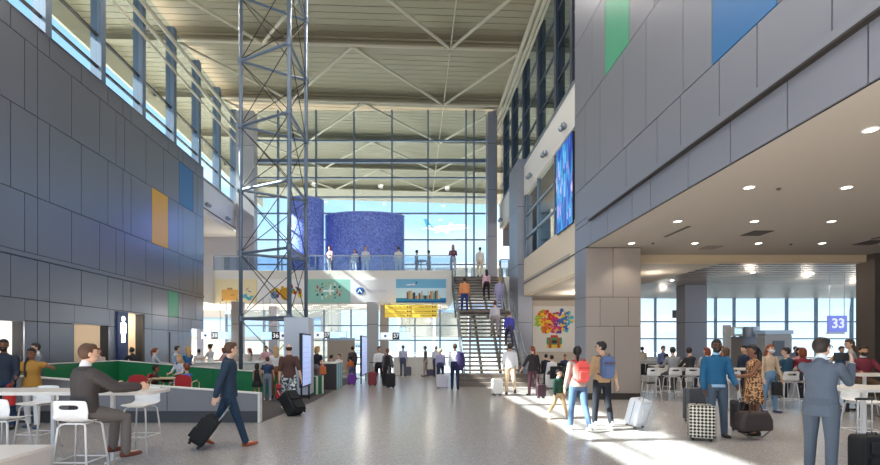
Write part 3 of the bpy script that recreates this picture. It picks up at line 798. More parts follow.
gate_sign('37', 327, 27, 332, 338, 6, 1, 10, 'grey hanging sign reading 37 beyond the tower pillar', False)
t = thing('wall_panel', 'brown grey screen wall behind the counter beyond the tower pillar', 'partition', (X(341, 28), 28, 0))
MB().box(-.8, .8, 0, .1, 0, 2.05, M('taupe laminate', (150, 136, 124), .6)).build('panel', t)
MB().box(-.82, .82, -.02, .12, 2.05, 2.2, steel).build('header', t)
for (px, py, w, h, lb) in ((341, 334.5, 12, 6, 'small lit blue screen above the brown grey screen wall'), (402.5, 329.5, 7, 5, 'small white hanging sign above the sign reading 37'), (228, 312, 6, 5, 'tiny blue and white hanging screen under the balcony ceiling at the left')):
    Y_ = 27.5; t = thing('hanging_screen', lb, 'screen', (X(px, Y_), Y_, Z(py, Y_)))
    ww, hh = w / F * Y_, h / F * Y_
    MB().box(-ww / 2, ww / 2, -.03, .05, -hh / 2, hh / 2, steel).build('housing', t)
    MB().box(-ww / 2 + .03, ww / 2 - .03, -.04, -.03, -hh / 2 + .03, hh / 2 - .03, M('pale blue lit sign face', (170, 212, 240), .4, 0, .8)).build('screen', t)
    MB().tube([(0, 0, hh / 2), (0, 0, 4.07 - Z(py, Y_))], .015, steel, 6).build('hanger', t)
# yellow directory under the balcony
Yd = 26.4; t = thing('directory_sign', 'yellow hanging directory sign with six dark text lines under the balcony', 'sign', (X(411.2, Yd), Yd, Z(317.5, Yd)))
w = 52.5 / F * Yd; h = 12.5 / F * Yd
MB().box(-w / 2, w / 2, -.06, .06, 0, h, M('yellow sign face', (226, 192, 66), .5, 0, .25)).build('panel', t)
m = MB(); dl_ = M('dark brown lettering', (84, 66, 30), .6)
for z in (h / 3, 2 * h / 3): m.box(-w / 2, w / 2, -.065, -.06, z - .006, z + .006, dl_)
m.box(-.01, .01, -.065, -.06, 0, h, dl_); m.build('divider', t)
for (s, u, v) in (('Gates 34 - 36 - 37', -1, 2), ('Restrooms', -1, 1), ('To Gates', -1, 0), ('Gates 30-33', 1, 2), ('Terminal Lounges', 1, 1), ('Restrooms', 1, 0)):
    xr = (-.32 if u < 0 else w / 2 - .38)
    text(s, .13, dl_, t, (xr, -.07, h * (v + .5) / 3), align='RIGHT')
    m = MB(); m.disc(xr + .12, h * (v + .5) / 3, .05, .05, -.07, -.06, dl_, 10); m.build('arrow_dot', t)
    m = MB(); m.box(xr + .2, xr + .3, -.07, -.06, h * (v + .5) / 3 - .03, h * (v + .5) / 3 + .03, dl_); m.build('gate_icon', t)
for q in (-1.2, 1.2): MB().tube([(q, 0, h), (q, 0, 5.0)], .02, steel, 6)
for q in (-1.2, 1.2): MB().tube([(q, .2, h - .05), (q, .42, h + .2)], .02, steel, 6).build('hanger', t)

# billboards on the balcony face
def board(px0, px1, label, bg, name='billboard'):
    x0, x1 = X(px0, YB), X(px1, YB); z0, z1 = Z(302.7, YB), Z(279.3, YB)
    t = thing(name, label, 'billboard', ((x0 + x1) / 2, YB - .001, z0)); w, h = (x1 - x0), z1 - z0
    MB().box(-w / 2, w / 2, -.06, 0, 0, h, bg).build('panel', t)
    return t, w, h
t, w, h = board(216, 257, 'cream billboard with tan suitcase and blue sunglasses print', C(232, 218, 176))
m = MB(); m.rbox(-.8, .1, -.07, -.06, .12, .72, .06, C(226, 172, 92)); m.rbox(-.5, -.2, -.068, -.06, .72, .82, .03, C(190, 140, 80)); m.box(-.3, -.1, -.08, -.07, .38, .46, C(196, 144, 78))
for dx in (-.76, .06): m.disc(dx, .14, .04, .04, -.08, -.07, C(40, 34, 30), 8)
m.build('printed_suitcase', t)
m = MB()
for k in range(6): m.disc(.35 + .1 * k, .3 + .1 * math.sin(k * 1.3), .14, .06, -.07, -.06, C(90, 186, 214), 10, rot=k * .7)
m.disc(.62, .75, .12, .04, -.07, -.06, C(196, 160, 150), 10, .8); m.disc(.75, .62, .1, .03, -.07, -.06, C(80, 110, 130), 10, -.4)
m.build('printed_beachwear', t)
t, w, h = board(257.5, 306.5, 'white billboard with colourful fruit and flower print behind the lattice tower', C(238, 236, 236))
m = MB(); rr = random.Random(3)
pal = [(214, 168, 40), (120, 150, 60), (226, 200, 60), (90, 150, 180), (180, 60, 50), (170, 110, 40), (110, 70, 120)]
for k in range(26): m.disc(rr.gauss(.0, .5), h / 2 + rr.gauss(0, .13), rr.uniform(.07, .2), rr.uniform(.05, .13), -.062 - .0008 * k, -.06, C(*pal[k % 7]), 12, rr.random() * 3)
m.disc(.25, .48, .33, .36, -.09, -.085, C(206, 150, 40), 18); m.disc(.75, .55, .1, .1, -.09, -.085, C(206, 30, 40), 12)
m.build('printed_fruit', t)
t, w, h = board(307, 350.5, 'mint green billboard with white airplane amid a ring of travel icons', C(150, 204, 190))
m = None; pal = [(206, 120, 70), (50, 84, 84), (232, 236, 230), (224, 170, 60), (90, 130, 120), (190, 90, 80)]
for k in range(24):
    a = k * .5236 + (k // 12) * .26; q = .62 if k < 12 else .42
    MB().disc(q * 1.15 * math.cos(a), h / 2 + .7 * q * math.sin(a), .05 + .03 * (k % 3), .04 + .015 * (k % 2), -.07, -.06, C(*pal[k % 6]), 8, k).build('printed_icon', t)
m = MB(); m.rbox(-.32, .32, -.075, -.06, h / 2 - .05, h / 2 + .05, .045, C(248, 250, 248)); m.vprism([(-.02, h / 2), (.1, h / 2 + .24), (.16, h / 2 + .24), (.1, h / 2), (.16, h / 2 - .24), (.1, h / 2 - .24)], -.074, -.06, C(248, 250, 248)); m.build('printed_airplane', t)
t, w, h = board(350.5, 396, 'pale billboard with round blue emblem and two faint text lines', C(226, 224, 228))
m = MB(); m.disc(-.72, h / 2, .24, .2, -.07, -.06, C(32, 92, 160), 24); m.vprism([(-.88, h / 2 - .1), (-.75, h / 2 + .12), (-.6, h / 2 - .1), (-.66, h / 2 - .12), (-.75, h / 2 + .02), (-.84, h / 2 - .12)][::-1], -.08, -.07, C(240, 244, 250)); m.build('emblem', t)
m = MB()
for k in range(9): m.box(-.33 + k * .12, -.33 + k * .12 + .085, -.066, -.06, h / 2 + .03, h / 2 + .06, C(176, 180, 196))
for k in range(9): m.box(-.33 + k * .125, -.33 + k * .125 + .09, -.066, -.06, h / 2 - .07, h / 2 - .04, C(176, 180, 196))
m.build('faint_lettering', t)
t, w, h = board(396, 446, 'blue billboard showing a city skyline over water with an airplane', C(120, 180, 216))
m = MB(); hz = M('printed horizon glow', (206, 232, 242), .6)
m.box(-w / 2, w / 2, -.066, -.06, .25, h * .62, hz); m.box(-w / 2, w / 2, -.068, -.06, 0, .25, C(40, 130, 190)); m.box(-w / 2 + .02, w / 2 - .02, -.069, -.06, 0, .1, C(24, 92, 156)); m.build('printed_water', t)
m = MB(); xx = -.8; rr = random.Random(5)
cols = [(120, 84, 70), (186, 150, 120), (206, 180, 140), (90, 170, 180), (60, 60, 70), (170, 140, 110), (220, 210, 190)]
k = 0
while xx < .95:
    ww = rr.uniform(.06, .13); hh = rr.uniform(.15, .48); m.box(xx, xx + ww, -.075 - .001 * (k % 3), -.06, .2, .2 + hh, C(*cols[k % 7])); xx += ww * .9; k += 1
m.build('printed_skyline', t)
m = MB(); m.disc(-.55, h * .77, .3, .035, -.075, -.06, C(236, 240, 244), 12, .1); m.vprism([(-.35, h * .79), (-.24, h * .79 + .14), (-.2, h * .79 + .14), (-.26, h * .78)][::-1], -.075, -.06, C(30, 50, 90)); m.vprism([(-.6, h * .77), (-.4, h * .68), (-.36, h * .69), (-.5, h * .78)][::-1], -.077, -.06, C(180, 190, 200)); m.build('printed_airplane', t)

# mural
t = thing('picture_mural', 'white wall mural with a cloud of colourful icons rising from a suitcase', 'mural', (X(554, 26.28), 26.29, 1.4))
w = 42.5 / F * 26.3 / 2; MB().box(-w, w, -.05, 0, -.0, 2.5, white_paint).build('panel', t)
rr = random.Random(11); m = MB()
def band(u):
    P = [(150, 196, 60), (228, 120, 50), (214, 60, 50), (204, 60, 120), (110, 70, 150), (60, 110, 180), (90, 180, 200)]
    return P[max(0, min(6, int((u + 1) / 2 * 7 + rr.uniform(-.7, .7))))]
for k in range(280):
    u, v = rr.uniform(-1, 1), rr.uniform(-1, 1)
    if abs(u) ** 3 + abs(v) ** 3 > 1 or (v < -.35 and abs(u) > .75): continue
    s = rr.uniform(.05, .12); col = band(u) if rr.random() < .82 else (240, 200, 60)
    yy = -.052 - .0003 * k; cx, cz = u * 1.0, 1.68 + v * .62
    if k % 3 == 0: m.disc(cx, cz, s, s, yy, -.05, C(*col), 12)
    elif k % 3 == 1: m.rbox(cx - s, cx + s, yy, -.05, cz - s * .6, cz + s * .6, s * .3, C(*col))
    else: m.disc(cx, cz, s * 1.3, s * .5, yy, -.05, C(*col), 8, u * 3)
m.build('printed_icons', t)
m = MB(); m.rbox(-.4, .4, -.062, -.05, .22, .62, .08, C(230, 196, 60)); m.rbox(-.42, .42, -.07, -.05, .4, .8, .08, C(80, 150, 110)); m.box(-.3, -.16, -.08, -.05, .22, .78, C(176, 90, 60)); m.box(.16, .3, -.08, -.05, .22, .78, C(176, 90, 60)); m.rbox(-.2, .2, -.072, -.05, .78, .92, .05, C(200, 70, 60)); m.disc(0, .56, .16, .1, -.085, -.05, C(60, 60, 60), 12); m.build('printed_suitcase', t)

# big hanging screen on the right
t = thing('video_banner', 'tall blue abstract video banner hanging on the right beside the upper glazing', 'banner', (5.44, 17.4, 5.95))
def banner_mat():
    m = M('blue abstract banner image', (20, 60, 150), .4)
    n, l, b = nodes(m); tc = n.new('ShaderNodeTexCoord'); mp = n.new('ShaderNodeMapping'); mp.inputs['Scale'].default_value = (1, 2.2, .5)
    t_ = n.new('ShaderNodeTexNoise'); t_.inputs['Scale'].default_value = 1.5; t_.inputs['Detail'].default_value = 5; t_.inputs['Distortion'].default_value = 1.2
    r = n.new('ShaderNodeValToRGB'); l.new(tc.outputs['Object'], mp.inputs[0]); l.new(mp.outputs[0], t_.inputs['Vector']); l.new(t_.outputs['Fac'], r.inputs[0])
    e = r.color_ramp.elements; e[0].position = .32; e[0].color = lin((8, 18, 80)) + (1,); e[1].position = .68; e[1].color = lin((220, 200, 250)) + (1,)
    for p, c in ((.45, (24, 70, 190)), (.55, (40, 170, 220)), (.63, (120, 70, 200))): q = e.new(p); q.color = lin(c) + (1,)
    l.new(r.outputs[0], b.inputs['Base Color']); l.new(r.outputs[0], b.inputs['Emission Color']); b.inputs['Emission Strength'].default_value = .25
    return m
MB().box(0, .1, -.93, .93, 0, 3.15, black_plastic).build('housing', t)
MB().box(-.01, 0, -.92, .92, .02, 3.13, banner_mat()).build('screen', t)
m = MB(); rr = random.Random(2)
for k in range(16):
    yy = rr.uniform(-.8, .7); z0 = rr.uniform(.2, 2.6); m.box(-.014, -.01, yy, yy + rr.uniform(.04, .14), z0, z0 + rr.uniform(.2, .55), M('pale blue light streak' if k % 2 else 'cyan light streak', (170, 184, 240) if k % 2 else (90, 190, 230), .4, 0, .3))
m.build('light_streaks', t)

# right hall signs and gate furniture
Y3 = 20.0; t = thing('gate_sign', 'square blue violet hanging sign reading 33 in the right hall', 'sign', (X(837, Y3), Y3, Z(332, Y3)))
MB().box(-.38, .38, -.05, .05, 0, .68, M('blue violet sign face', (110, 120, 200), .5, 0, .5)).build('panel', t)
text('33', .55, wlet, t, (0, -.06, .34), bold=.012)
MB().box(-.42, .3, -.03, .03, -.08, 0, white_metal).build('lower_trim', t)
for q in (-.3, .3): MB().tube([(q, 0, .68), (q, 0, 4.8 - Z(332, Y3))], .015, steel, 6).build('hanger', t)
Y4 = 26.0; t = thing('gate_sign', 'grey hanging sign with small lettering left of the blue grey column', 'sign', (X(680, Y4), Y4, Z(318, Y4)))
MB().box(-.4, .4, -.04, .04, 0, .42, M('grey sign face', (92, 92, 96), .5)).build('panel', t); text('32', .3, wlet, t, (.25, -.05, .2)); MB().tube([(0, 0, .42), (0, 0, 1.55)], .02, steel, 6).build('hanger', t)
Y5 = 27.0; t = thing('check_in_kiosk', 'grey gate kiosk with cylindrical canopy and lit blue screen at the back', 'kiosk', (X(745, Y5), Y5, 0))
m = MB(); m.loft([(.25, 0, 2.25), (.25, 0, 2.8)], [.5, .5], [.5, .5], M('brushed steel', (150, 158, 168), .35, .7), n=24); m.build('drum_canopy', t, smooth=False)
MB().box(-.85, -.3, -.3, .1, 2.28, 2.78, white_metal).build('screen_housing', t); MB().box(-.78, -.38, -.31, -.3, 2.4, 2.7, M('pale blue lit sign face', (170, 212, 240), .4, 0, .8)).build('screen', t)
MB().box(-.8, -.1, .1, .2, 0.0, 2.25, M('taupe laminate', (150, 136, 124), .6)).build('back_panel', t); MB().box(-.1, .75, .1, .2, 0, 2.25, clad_r).build('side_panel', t)
MB().box(-1.2, -.85, -.1, .1, 0, 2.9, white_paint).build('post', t)
t = thing('phone_booth', 'pale metal kiosk cabinet with rounded top behind the masked woman', 'kiosk', (X(777, 25.2), 25.1, 0))
MB().rbox(-.7, .7, 0, .6, 0, 2.35, .1, M('light grey cladding', (170, 166, 166), .5, .2)).build('cabinet', t); MB().box(-.75, .75, -.05, .65, 2.35, 2.55, steel).build('header', t); MB().rbox(-.3, .3, -.03, 0, 1.2, 2.0, .03, M('dark glass screen', (60, 66, 80), .2)).build('screen', t)
counter(10.9, 13.4, 23.0, 23.5, 1.05, 'white gate counter beside the blue grey column in the right hall')
counter(18.5, 21.0, 24.0, 24.6, 1.1, 'white gate counter in front of the pale kiosk cabinet')
counter(12.3, 13.9, 27.0, 27.6, 1.1, 'white counter left of the blue grey column beyond the seats')

# blue mosaic drums upstairs
def mosaic():
    m = noisy('blue glass mosaic', [(88, 104, 198), (104, 124, 218), (122, 144, 232), (152, 172, 244)], 16, .4, 0, 'cells', stops=[.0, .35, .7, 1])
    return m
mos = mosaic()
t = thing('mosaic_drum', 'large curved blue mosaic drum standing on the upper floor', 'drum', (X(365, 29.5), 29.4, 5.7))
m = MB(); m.loft([(0, 0, 0), (0, 0, 3.9)], [2.42, 2.42], [1.2, 1.2], mos, n=64); m.build('shell', t, smooth=False); MB().loft([(0, 0, 3.9), (0, 0, 3.96)], [2.44, 2.44], [1.22, 1.22], M('pale blue trim', (150, 170, 220), .5), n=64).build('rim', t)
t = thing('mosaic_drum', 'taller narrow blue mosaic drum left of the large one', 'drum', (X(309, 28.6) - .1, 28.2, 5.7))
MB().loft([(0, 0, 0), (0, 0, 4.5)], [1.05, 1.05], [1.0, 1.0], mos, n=48).build('shell', t)
MB().loft([(0, 0, 4.5), (0, 0, 4.56)], [1.07, 1.07], [1.02, 1.02], M('pale blue trim', (150, 170, 220), .5), n=48).build('rim', t)
t = thing('cafe_table', 'small dark round table on the upper floor between the two standing men', 'table', (X(421, 28.2), 28.2, 5.7))
m = MB(); m.loft([(0, 0, 1.0), (0, 0, 1.04)], [.36, .36], [.36, .36], C(40, 42, 48, .5), n=20); m.build('tabletop', t); MB().tube([(0, 0, .03), (0, 0, 1.0)], .03, black_plastic).build('post', t); m = MB(); m.loft([(0, 0, 0), (0, 0, .03)], [.25, .25], [.25, .25], black_plastic, n=16); m.build('foot', t)

# ============================================================ outside
apron = noisy('pale concrete apron', [(160, 159, 156), (176, 174, 170)], .2, .9)
MB().box(-300, 300, 31.4, 400, -3.2, -3.0, apron)
o = MB().box(-300, 300, 31.4, 400, -3.2, -3.0, apron).build('ground_outside', recenter=False); struct(o, 'pale concrete apron outside the windows')
def airplane(x, y, z, rz, s, label, tailmat, rx=0, ry=0, gear=True):
    t = thing('airplane', label, 'airplane', (x, y, z), rz, None, rx, ry); wm = M('white aircraft paint', (240, 242, 246), .35)
    n = 13; P = [(-18, 1.0, .3), (-14, .5, .9), (-9, .15, 1.6), (-4, 0, 1.9), (8, 0, 1.9), (13, -.05, 1.75), (16, -.25, 1.2), (17.6, -.5, .45)]
    MB().loft([(p[0] * s, 0, p[1] * s) for p in P], [p[2] * s for p in P], [p[2] * s for p in P], wm, ref=(0, 1, 0), n=16).build('fuselage', t, smooth=True)
    for q in (-1, 1):
        m = MB(); m.add([(4 * s, q * 1.5 * s, -.9 * s), (-1.5 * s, q * 1.5 * s, -.9 * s), (-5 * s, q * 16 * s, .4 * s), (-3 * s, q * 16 * s, .4 * s), (4 * s, q * 1.5 * s, -.5 * s), (-1.5 * s, q * 1.5 * s, -.6 * s), (-5 * s, q * 16 * s, .5 * s), (-3 * s, q * 16 * s, .5 * s)], [(0, 1, 2, 3), (7, 6, 5, 4), (0, 4, 5, 1), (1, 5, 6, 2), (2, 6, 7, 3), (3, 7, 4, 0)], M('light grey wing', (196, 202, 210), .4)); m.build('wing', t)
        MB().loft([(2.5 * s, q * 5.5 * s, -1.9 * s), (.9 * s, q * 5.5 * s, -1.9 * s), (-1 * s, q * 5.5 * s, -1.7 * s)], [.85 * s, .95 * s, .5 * s], [.85 * s, .95 * s, .5 * s], wm, ref=(0, 1, 0), n=12).build('engine', t, smooth=True)
        m = MB(); m.add([(-13.5 * s, q * .5 * s, 1.2 * s), (-16.5 * s, q * .5 * s, 1.2 * s), (-18.3 * s, q * 6 * s, 1.7 * s), (-17 * s, q * 6 * s, 1.7 * s), (-13.5 * s, q * .5 * s, 1.4 * s), (-16.5 * s, q * .5 * s, 1.4 * s), (-18.3 * s, q * 6 * s, 1.8 * s), (-17 * s, q * 6 * s, 1.8 * s)], [(0, 1, 2, 3), (7, 6, 5, 4), (0, 4, 5, 1), (1, 5, 6, 2), (2, 6, 7, 3), (3, 7, 4, 0)], wm); m.build('tailplane', t)
        if gear: MB().tube([(-.5 * s, q * 2.6 * s, -1 * s), (-.5 * s, q * 2.6 * s, -3.4 * s)], .25 * s, steel).build('landing_gear', t)
    if gear: MB().tube([(13 * s, 0, -1.5 * s), (13 * s, 0, -3.4 * s)], .2 * s, steel).build('landing_gear', t)
    MB().vprism([(-12 * s, 1.4 * s), (-16.2 * s, 7.6 * s), (-18.6 * s, 7.6 * s), (-17 * s, 1.1 * s)], -.2 * s, .2 * s, tailmat).build('tail_fin', t)
    m = MB()
    for k in range(24):
        for q in (-1, 1): m.box((-8 + k * .85) * s, (-8 + k * .85 + .4) * s, q * 1.86 * s - .03, q * 1.86 * s + .03, .35 * s, .8 * s, C(60, 80, 110, .3))
    m.build('cabin_windows', t)
tb = M('sky blue tail paint', (86, 166, 214), .4)
airplane(-22.5, 125, 1.1, 62, 1.2, 'parked airplane with sky blue tail seen beyond the tower pillar', tb)
airplane(X(448, 150), 150, Z(228, 150), 18, .42, 'small white airplane with blue tail climbing in the sky beyond the upper windows', tb, gear=False, ry=-8)
# bright terminal canopy outside the upper windows
t = thing('boarding_pavilion', 'pale flat roofed boarding building outside the upper windows', 'building', (X(470, 60), 60, -3))
MB().box(-9.5, 14, 0, 8, 14.6, 15.2, white_paint).build('roof', t)
MB().box(-9, 13.5, .8, 7.5, 6, 14.6, M('pale beige cladding', (178, 168, 155), .8)).build('wall', t)
for k in range(6): MB().box(-9 + k * 4.4, -8.7 + k * 4.4, .1, .4, 0, 14.6, white_metal).build('post', t)
MB().box(-9, 13.5, .7, .8, 9, 11.6, C(150, 170, 196, .2)).build('window_band', t)
t = thing('boarding_pavilion', 'low pale building outside behind the lattice tower', 'building', (-19, 62, -3))
MB().box(-14, 8, 0, 10, 0, 10.5, M('pale beige cladding', (178, 168, 155), .8)).build('wall', t); MB().box(-14.4, 8.4, -.4, 10.4, 10.5, 11.1, white_paint).build('roof', t); MB().box(-13, 7, -.06, 0, 6, 8.4, C(150, 170, 196, .2)).build('window_band', t)

# ============================================================ camera, sun, sky
cam = bpy.data.cameras.new('camera'); co = bpy.data.objects.new('camera', cam); COL.objects.link(co)
cam.sensor_width = 36; cam.lens = F / 880 * 36; co.location = (0, 0, EYE); co.rotation_euler = (R(90), 0, 0)
cam.shift_x = (440 - VX) / 880; cam.shift_y = (VY - 232.5) / 880; cam.clip_end = 1000
SC.camera = co
sun = bpy.data.lights.new('sun', 'SUN'); sun.energy = 24.0; sun.angle = R(.6); sun.color = (1, .93, .82)
so = bpy.data.objects.new('sun', sun); COL.objects.link(so)
el = R(38.1); d = Vector((math.cos(el), math.cos(el) * .11, -math.sin(el))); so.rotation_euler = d.to_track_quat('-Z', 'Y').to_euler(); so.location = (-40, 10, 40)
wd = bpy.data.worlds.new('sky'); SC.world = wd; wd.use_nodes = True
n = wd.node_tree.nodes; l = wd.node_tree.links; bg = n['Background']
tc = n.new('ShaderNodeTexCoord'); sp = n.new('ShaderNodeSeparateXYZ'); l.new(tc.outputs['Generated'], sp.inputs[0])
rp = n.new('ShaderNodeValToRGB'); l.new(sp.outputs[2], rp.inputs[0])
e = rp.color_ramp.elements; e[0].position = 0; e[0].color = lin((202, 216, 228)) + (1,); e[1].position = .6; e[1].color = lin((128, 168, 206)) + (1,); q = e.new(.25); q.color = lin((166, 196, 220)) + (1,)
nz = n.new('ShaderNodeTexNoise'); nz.inputs['Scale'].default_value = 2.6; nz.inputs['Detail'].default_value = 6
mp = n.new('ShaderNodeMapping'); mp.inputs['Scale'].default_value = (1, 1, 3); l.new(tc.outputs['Generated'], mp.inputs[0]); l.new(mp.outputs[0], nz.inputs['Vector'])
r2 = n.new('ShaderNodeValToRGB'); r2.color_ramp.elements[0].position = .5; r2.color_ramp.elements[1].position = .72; l.new(nz.outputs['Fac'], r2.inputs[0])
mx = n.new('ShaderNodeMixRGB'); l.new(r2.outputs[0], mx.inputs[0]); l.new(rp.outputs[0], mx.inputs[1]); mx.inputs[2].default_value = (.72, .75, .78, 1)
l.new(mx.outputs[0], bg.inputs[0]); bg.inputs[1].default_value = 1.45
SC.view_settings.view_transform = 'Standard'; SC.view_settings.look = 'None'; SC.view_settings.gamma = 1; SC.view_settings.use_curve_mapping = False
SC.view_settings.exposure = .83
SC.cycles.use_denoising = True
SC.cycles.max_bounces = 10; SC.cycles.diffuse_bounces = 5; SC.cycles.glossy_bounces = 4; SC.cycles.transparent_max_bounces = 12
SC.cycles.sample_clamp_indirect = 6
# ============================================================ people
SK = {'light': (222, 178, 152), 'tan': (196, 146, 112), 'brown': (132, 88, 64), 'dark': (92, 60, 46)}
HC = {'black': (24, 20, 20), 'dark': (44, 32, 26), 'brown': (84, 56, 38), 'auburn': (128, 62, 36), 'blond': (190, 150, 98), 'grey': (130, 124, 118)}
def col(c): return c if not isinstance(c, tuple) else C(*c)
def live(o, vox, it=3, fac=.5):
    m = o.modifiers.new('one skin', 'REMESH'); m.mode = 'VOXEL'; m.voxel_size = vox; m.use_smooth_shade = True
    s = o.modifiers.new('soften', 'SMOOTH'); s.factor = fac; s.iterations = it
    return o
def rotv(p, a):      # local limb direction: pitch forward p, sideways a (signed x)
    return Vector((math.sin(R(a)), math.cos(R(a)) * math.sin(R(p)), -math.cos(R(a)) * math.cos(R(p))))
def person(px, Y, face, label, h=1.75, z0=0.0, x=None, skin='light', hair='dark', style='short', top=(120, 120, 130), sleeve=2, bottom=(50, 54, 70), blen=1.0,
           shoe=(50, 44, 42), hem=-.02, fit=0.0, skirt=None, sit=None, legs=((8, 4, 3), (-6, 8, 3)), arms=((6, 8, 14, 4), (4, 8, 14, 4)), lean=0, head=(0, 0), collar=None,
           girl=False, glasses=False, mask=False, child=False, jacket=False, untucked=None, bald=False, group=None, foot_z=None, topmat=None, side=0, beard=False):
    xx = X(px, Y) if x is None else x
    s = h / 1.75
    vox = min(.034, max(.0085, Y * .00105)) * (1 if h > 1.3 else .8)
    near = Y < 12.5
    root = thing('person', label, 'person', (xx, Y, z0), face, group)
    if child: hs = 1.22
    else: hs = 1.0
    sk = col(SK[skin]); hr = M('hair ' + hair, HC[hair], .6)
    ln = R(lean); up = Vector((0, math.sin(ln), math.cos(ln))); up.x = math.sin(R(side)); up.normalize()
    H = Vector((0, 0, .95)); w = .93 if girl else 1.0
    sh = H + up * .47; nk = H + up * .52
    # legs
    L = []
    for i, (p, k, a) in enumerate(legs):
        sg = -1 if i == 0 else 1
        hip = H + Vector((sg * .092, 0, -.02)); kn = hip + rotv(p, sg * a) * .43; an = kn + rotv(p - k, sg * a * .6) * .41
        pp = p - k; fp = 0 if (sit or abs(pp) < 12) else (max(-38, (pp + 10) * .95) if pp < 0 else min(14, pp * .5))
        fd = Vector((math.sin(R(sg * 6)), math.cos(R(fp)), math.sin(R(fp)))).normalized()
        L.append((hip, kn, an, fd, sg))
    low = min(min(an.z - .085 - (0), (an + fd * .15).z - .075, (an - fd * .05).z - .075) for _, _, an, fd, _ in L)
    if sit is not None: dz = sit / s + .09 - H.z
    else: dz = -low
    D = Vector((0, 0, dz))
    def T(v): return (Vector(v) + D) * s
    H = H + 0 * H
    A = []
    for i, (p, a, e, inw) in enumerate(arms):
        sg = -1 if i == 0 else 1
        so_ = sh + Vector((sg * .178 * w, 0, -.03)); el_ = so_ + rotv(p, sg * a) * .285; fdr = rotv(p + e, sg * (a - inw)); wr_ = el_ + fdr * .245
        A.append((so_, el_, wr_, fdr, sg))
    hd = nk + up * .06 + Vector((0, .03, 0)) + Vector((0, math.sin(R(head[1])) * .04, .1 * hs))
    HM = Matrix.Translation(T(hd)) @ Matrix.Rotation(R(head[0]), 4, 'Z') @ Matrix.Rotation(R(-head[1]), 4, 'X') @ Matrix.Scale(s * hs, 4)
    b = MB()
    def cap(pts, rs, mat, mb=None, n=12, fl=1.0): (mb or b).loft([T(p) for p in pts], [r * s for r in rs], [r * s * fl for r in rs], mat, n=n, rnd=True)
    # --- body
    b.ell((0, 0, .015), (.075, .094, .1), sk, T=HM, n=18, m=12)
    b.ell((0, .022, -.052), (.056, .068, .066), sk, T=HM, n=16, m=10)
    if Y < 18:
        b.ell((0, .094, -.012), (.012, .02, .022), sk, T=HM, n=10, m=6)
        b.ell((0, .09, -.062), (.026, .012, .011), sk, T=HM, n=10, m=6)
        for q in (-1, 1): b.ell((q * .077, -.002, -.008), (.012, .02, .032), sk, T=HM, n=10, m=6)
    cap([nk - up * .05, nk + up * .03, hd - Vector((0, 0, .05 * hs))], [.058 * w, .052 * w, .052 * w], sk)
    tor = [(0, .155, .1), (.1, .15, .098), (.2, .132, .092), (.33, .155, .105), (.42, .165, .098), (.48, .13, .08), (.52, .06, .055)]
    if girl: tor = [(0, .16, .105), (.1, .15, .1), (.2, .118, .085), (.33, .14, .108), (.42, .146, .09), (.48, .115, .072), (.52, .052, .05)]
    if child: tor = [(q[0], q[1] * .95, q[2]) for q in tor]
    b.loft([T(H + up * (q[0] - .04 if i == 0 else q[0])) for i, q in enumerate(tor)], [q[1] * s for q in tor], [q[2] * s for q in tor], sk, n=20)
    for hip, kn, an, fd, sg in L:
        cap([hip, (hip + kn) / 2, kn, kn * .7 + an * .3, kn * .35 + an * .65, an], [.082, .07, .052, .056, .043, .034], sk)
        cap([an + fd * -.03 - Vector((0, 0, .04)), an + fd * .06 - Vector((0, 0, .045)), an + fd * .13 - Vector((0, 0, .055))], [.034, .036, .028], sk, n=10)
    for so_, el_, wr_, fdr, sg in A:
        cap([so_, (so_ + el_) / 2, el_, el_ * .6 + wr_ * .4, wr_], [.05, .043, .037, .038, .025], sk)
        up_ = Vector((-sg, 0, 0)); n_ = (up_ - fdr * up_.dot(fdr))
        n_ = n_.normalized() if n_.length > .2 else Vector((0, 0, -1)); sd = fdr.cross(n_).normalized()
        if sd.y + sd.z < 0: sd = -sd
        pc = wr_ + fdr * .05
        b.loft([T(wr_), T(wr_ + fdr * .035), T(wr_ + fdr * .085)], [.026 * s, .041 * s, .04 * s], [.02 * s, .017 * s, .014 * s], sk, ref=tuple(sd), n=12, rnd=True)
        if Y < 20:
            for q, (off, fl_) in enumerate(((.03, .07), (.011, .08), (-.009, .075), (-.028, .058))):
                f0 = wr_ + fdr * .08 + sd * off; f1 = f0 + (fdr + n_ * .25).normalized() * fl_ * .55; f2 = f1 + (fdr * .7 + n_ * .75).normalized() * fl_ * .5
                cap([f0, f1, f2], [.0098, .0092, .0078], sk, n=8)
            t0 = wr_ + fdr * .03 + sd * .03; t1 = t0 + (fdr * .7 + sd * .75).normalized() * .035; cap([t0, t1, t1 + (fdr + n_ * .3).normalized() * .03], [.013, .011, .009], sk, n=8)
        else: cap([wr_ + fdr * .08, wr_ + fdr * .14 + n_ * .02], [.024, .018], sk, n=8)
    body = live(b.build('body', root), vox, 2, .4); shirt = root
    # --- top
    tp = topmat or col(top); m = MB()
    f_ = .007 + fit
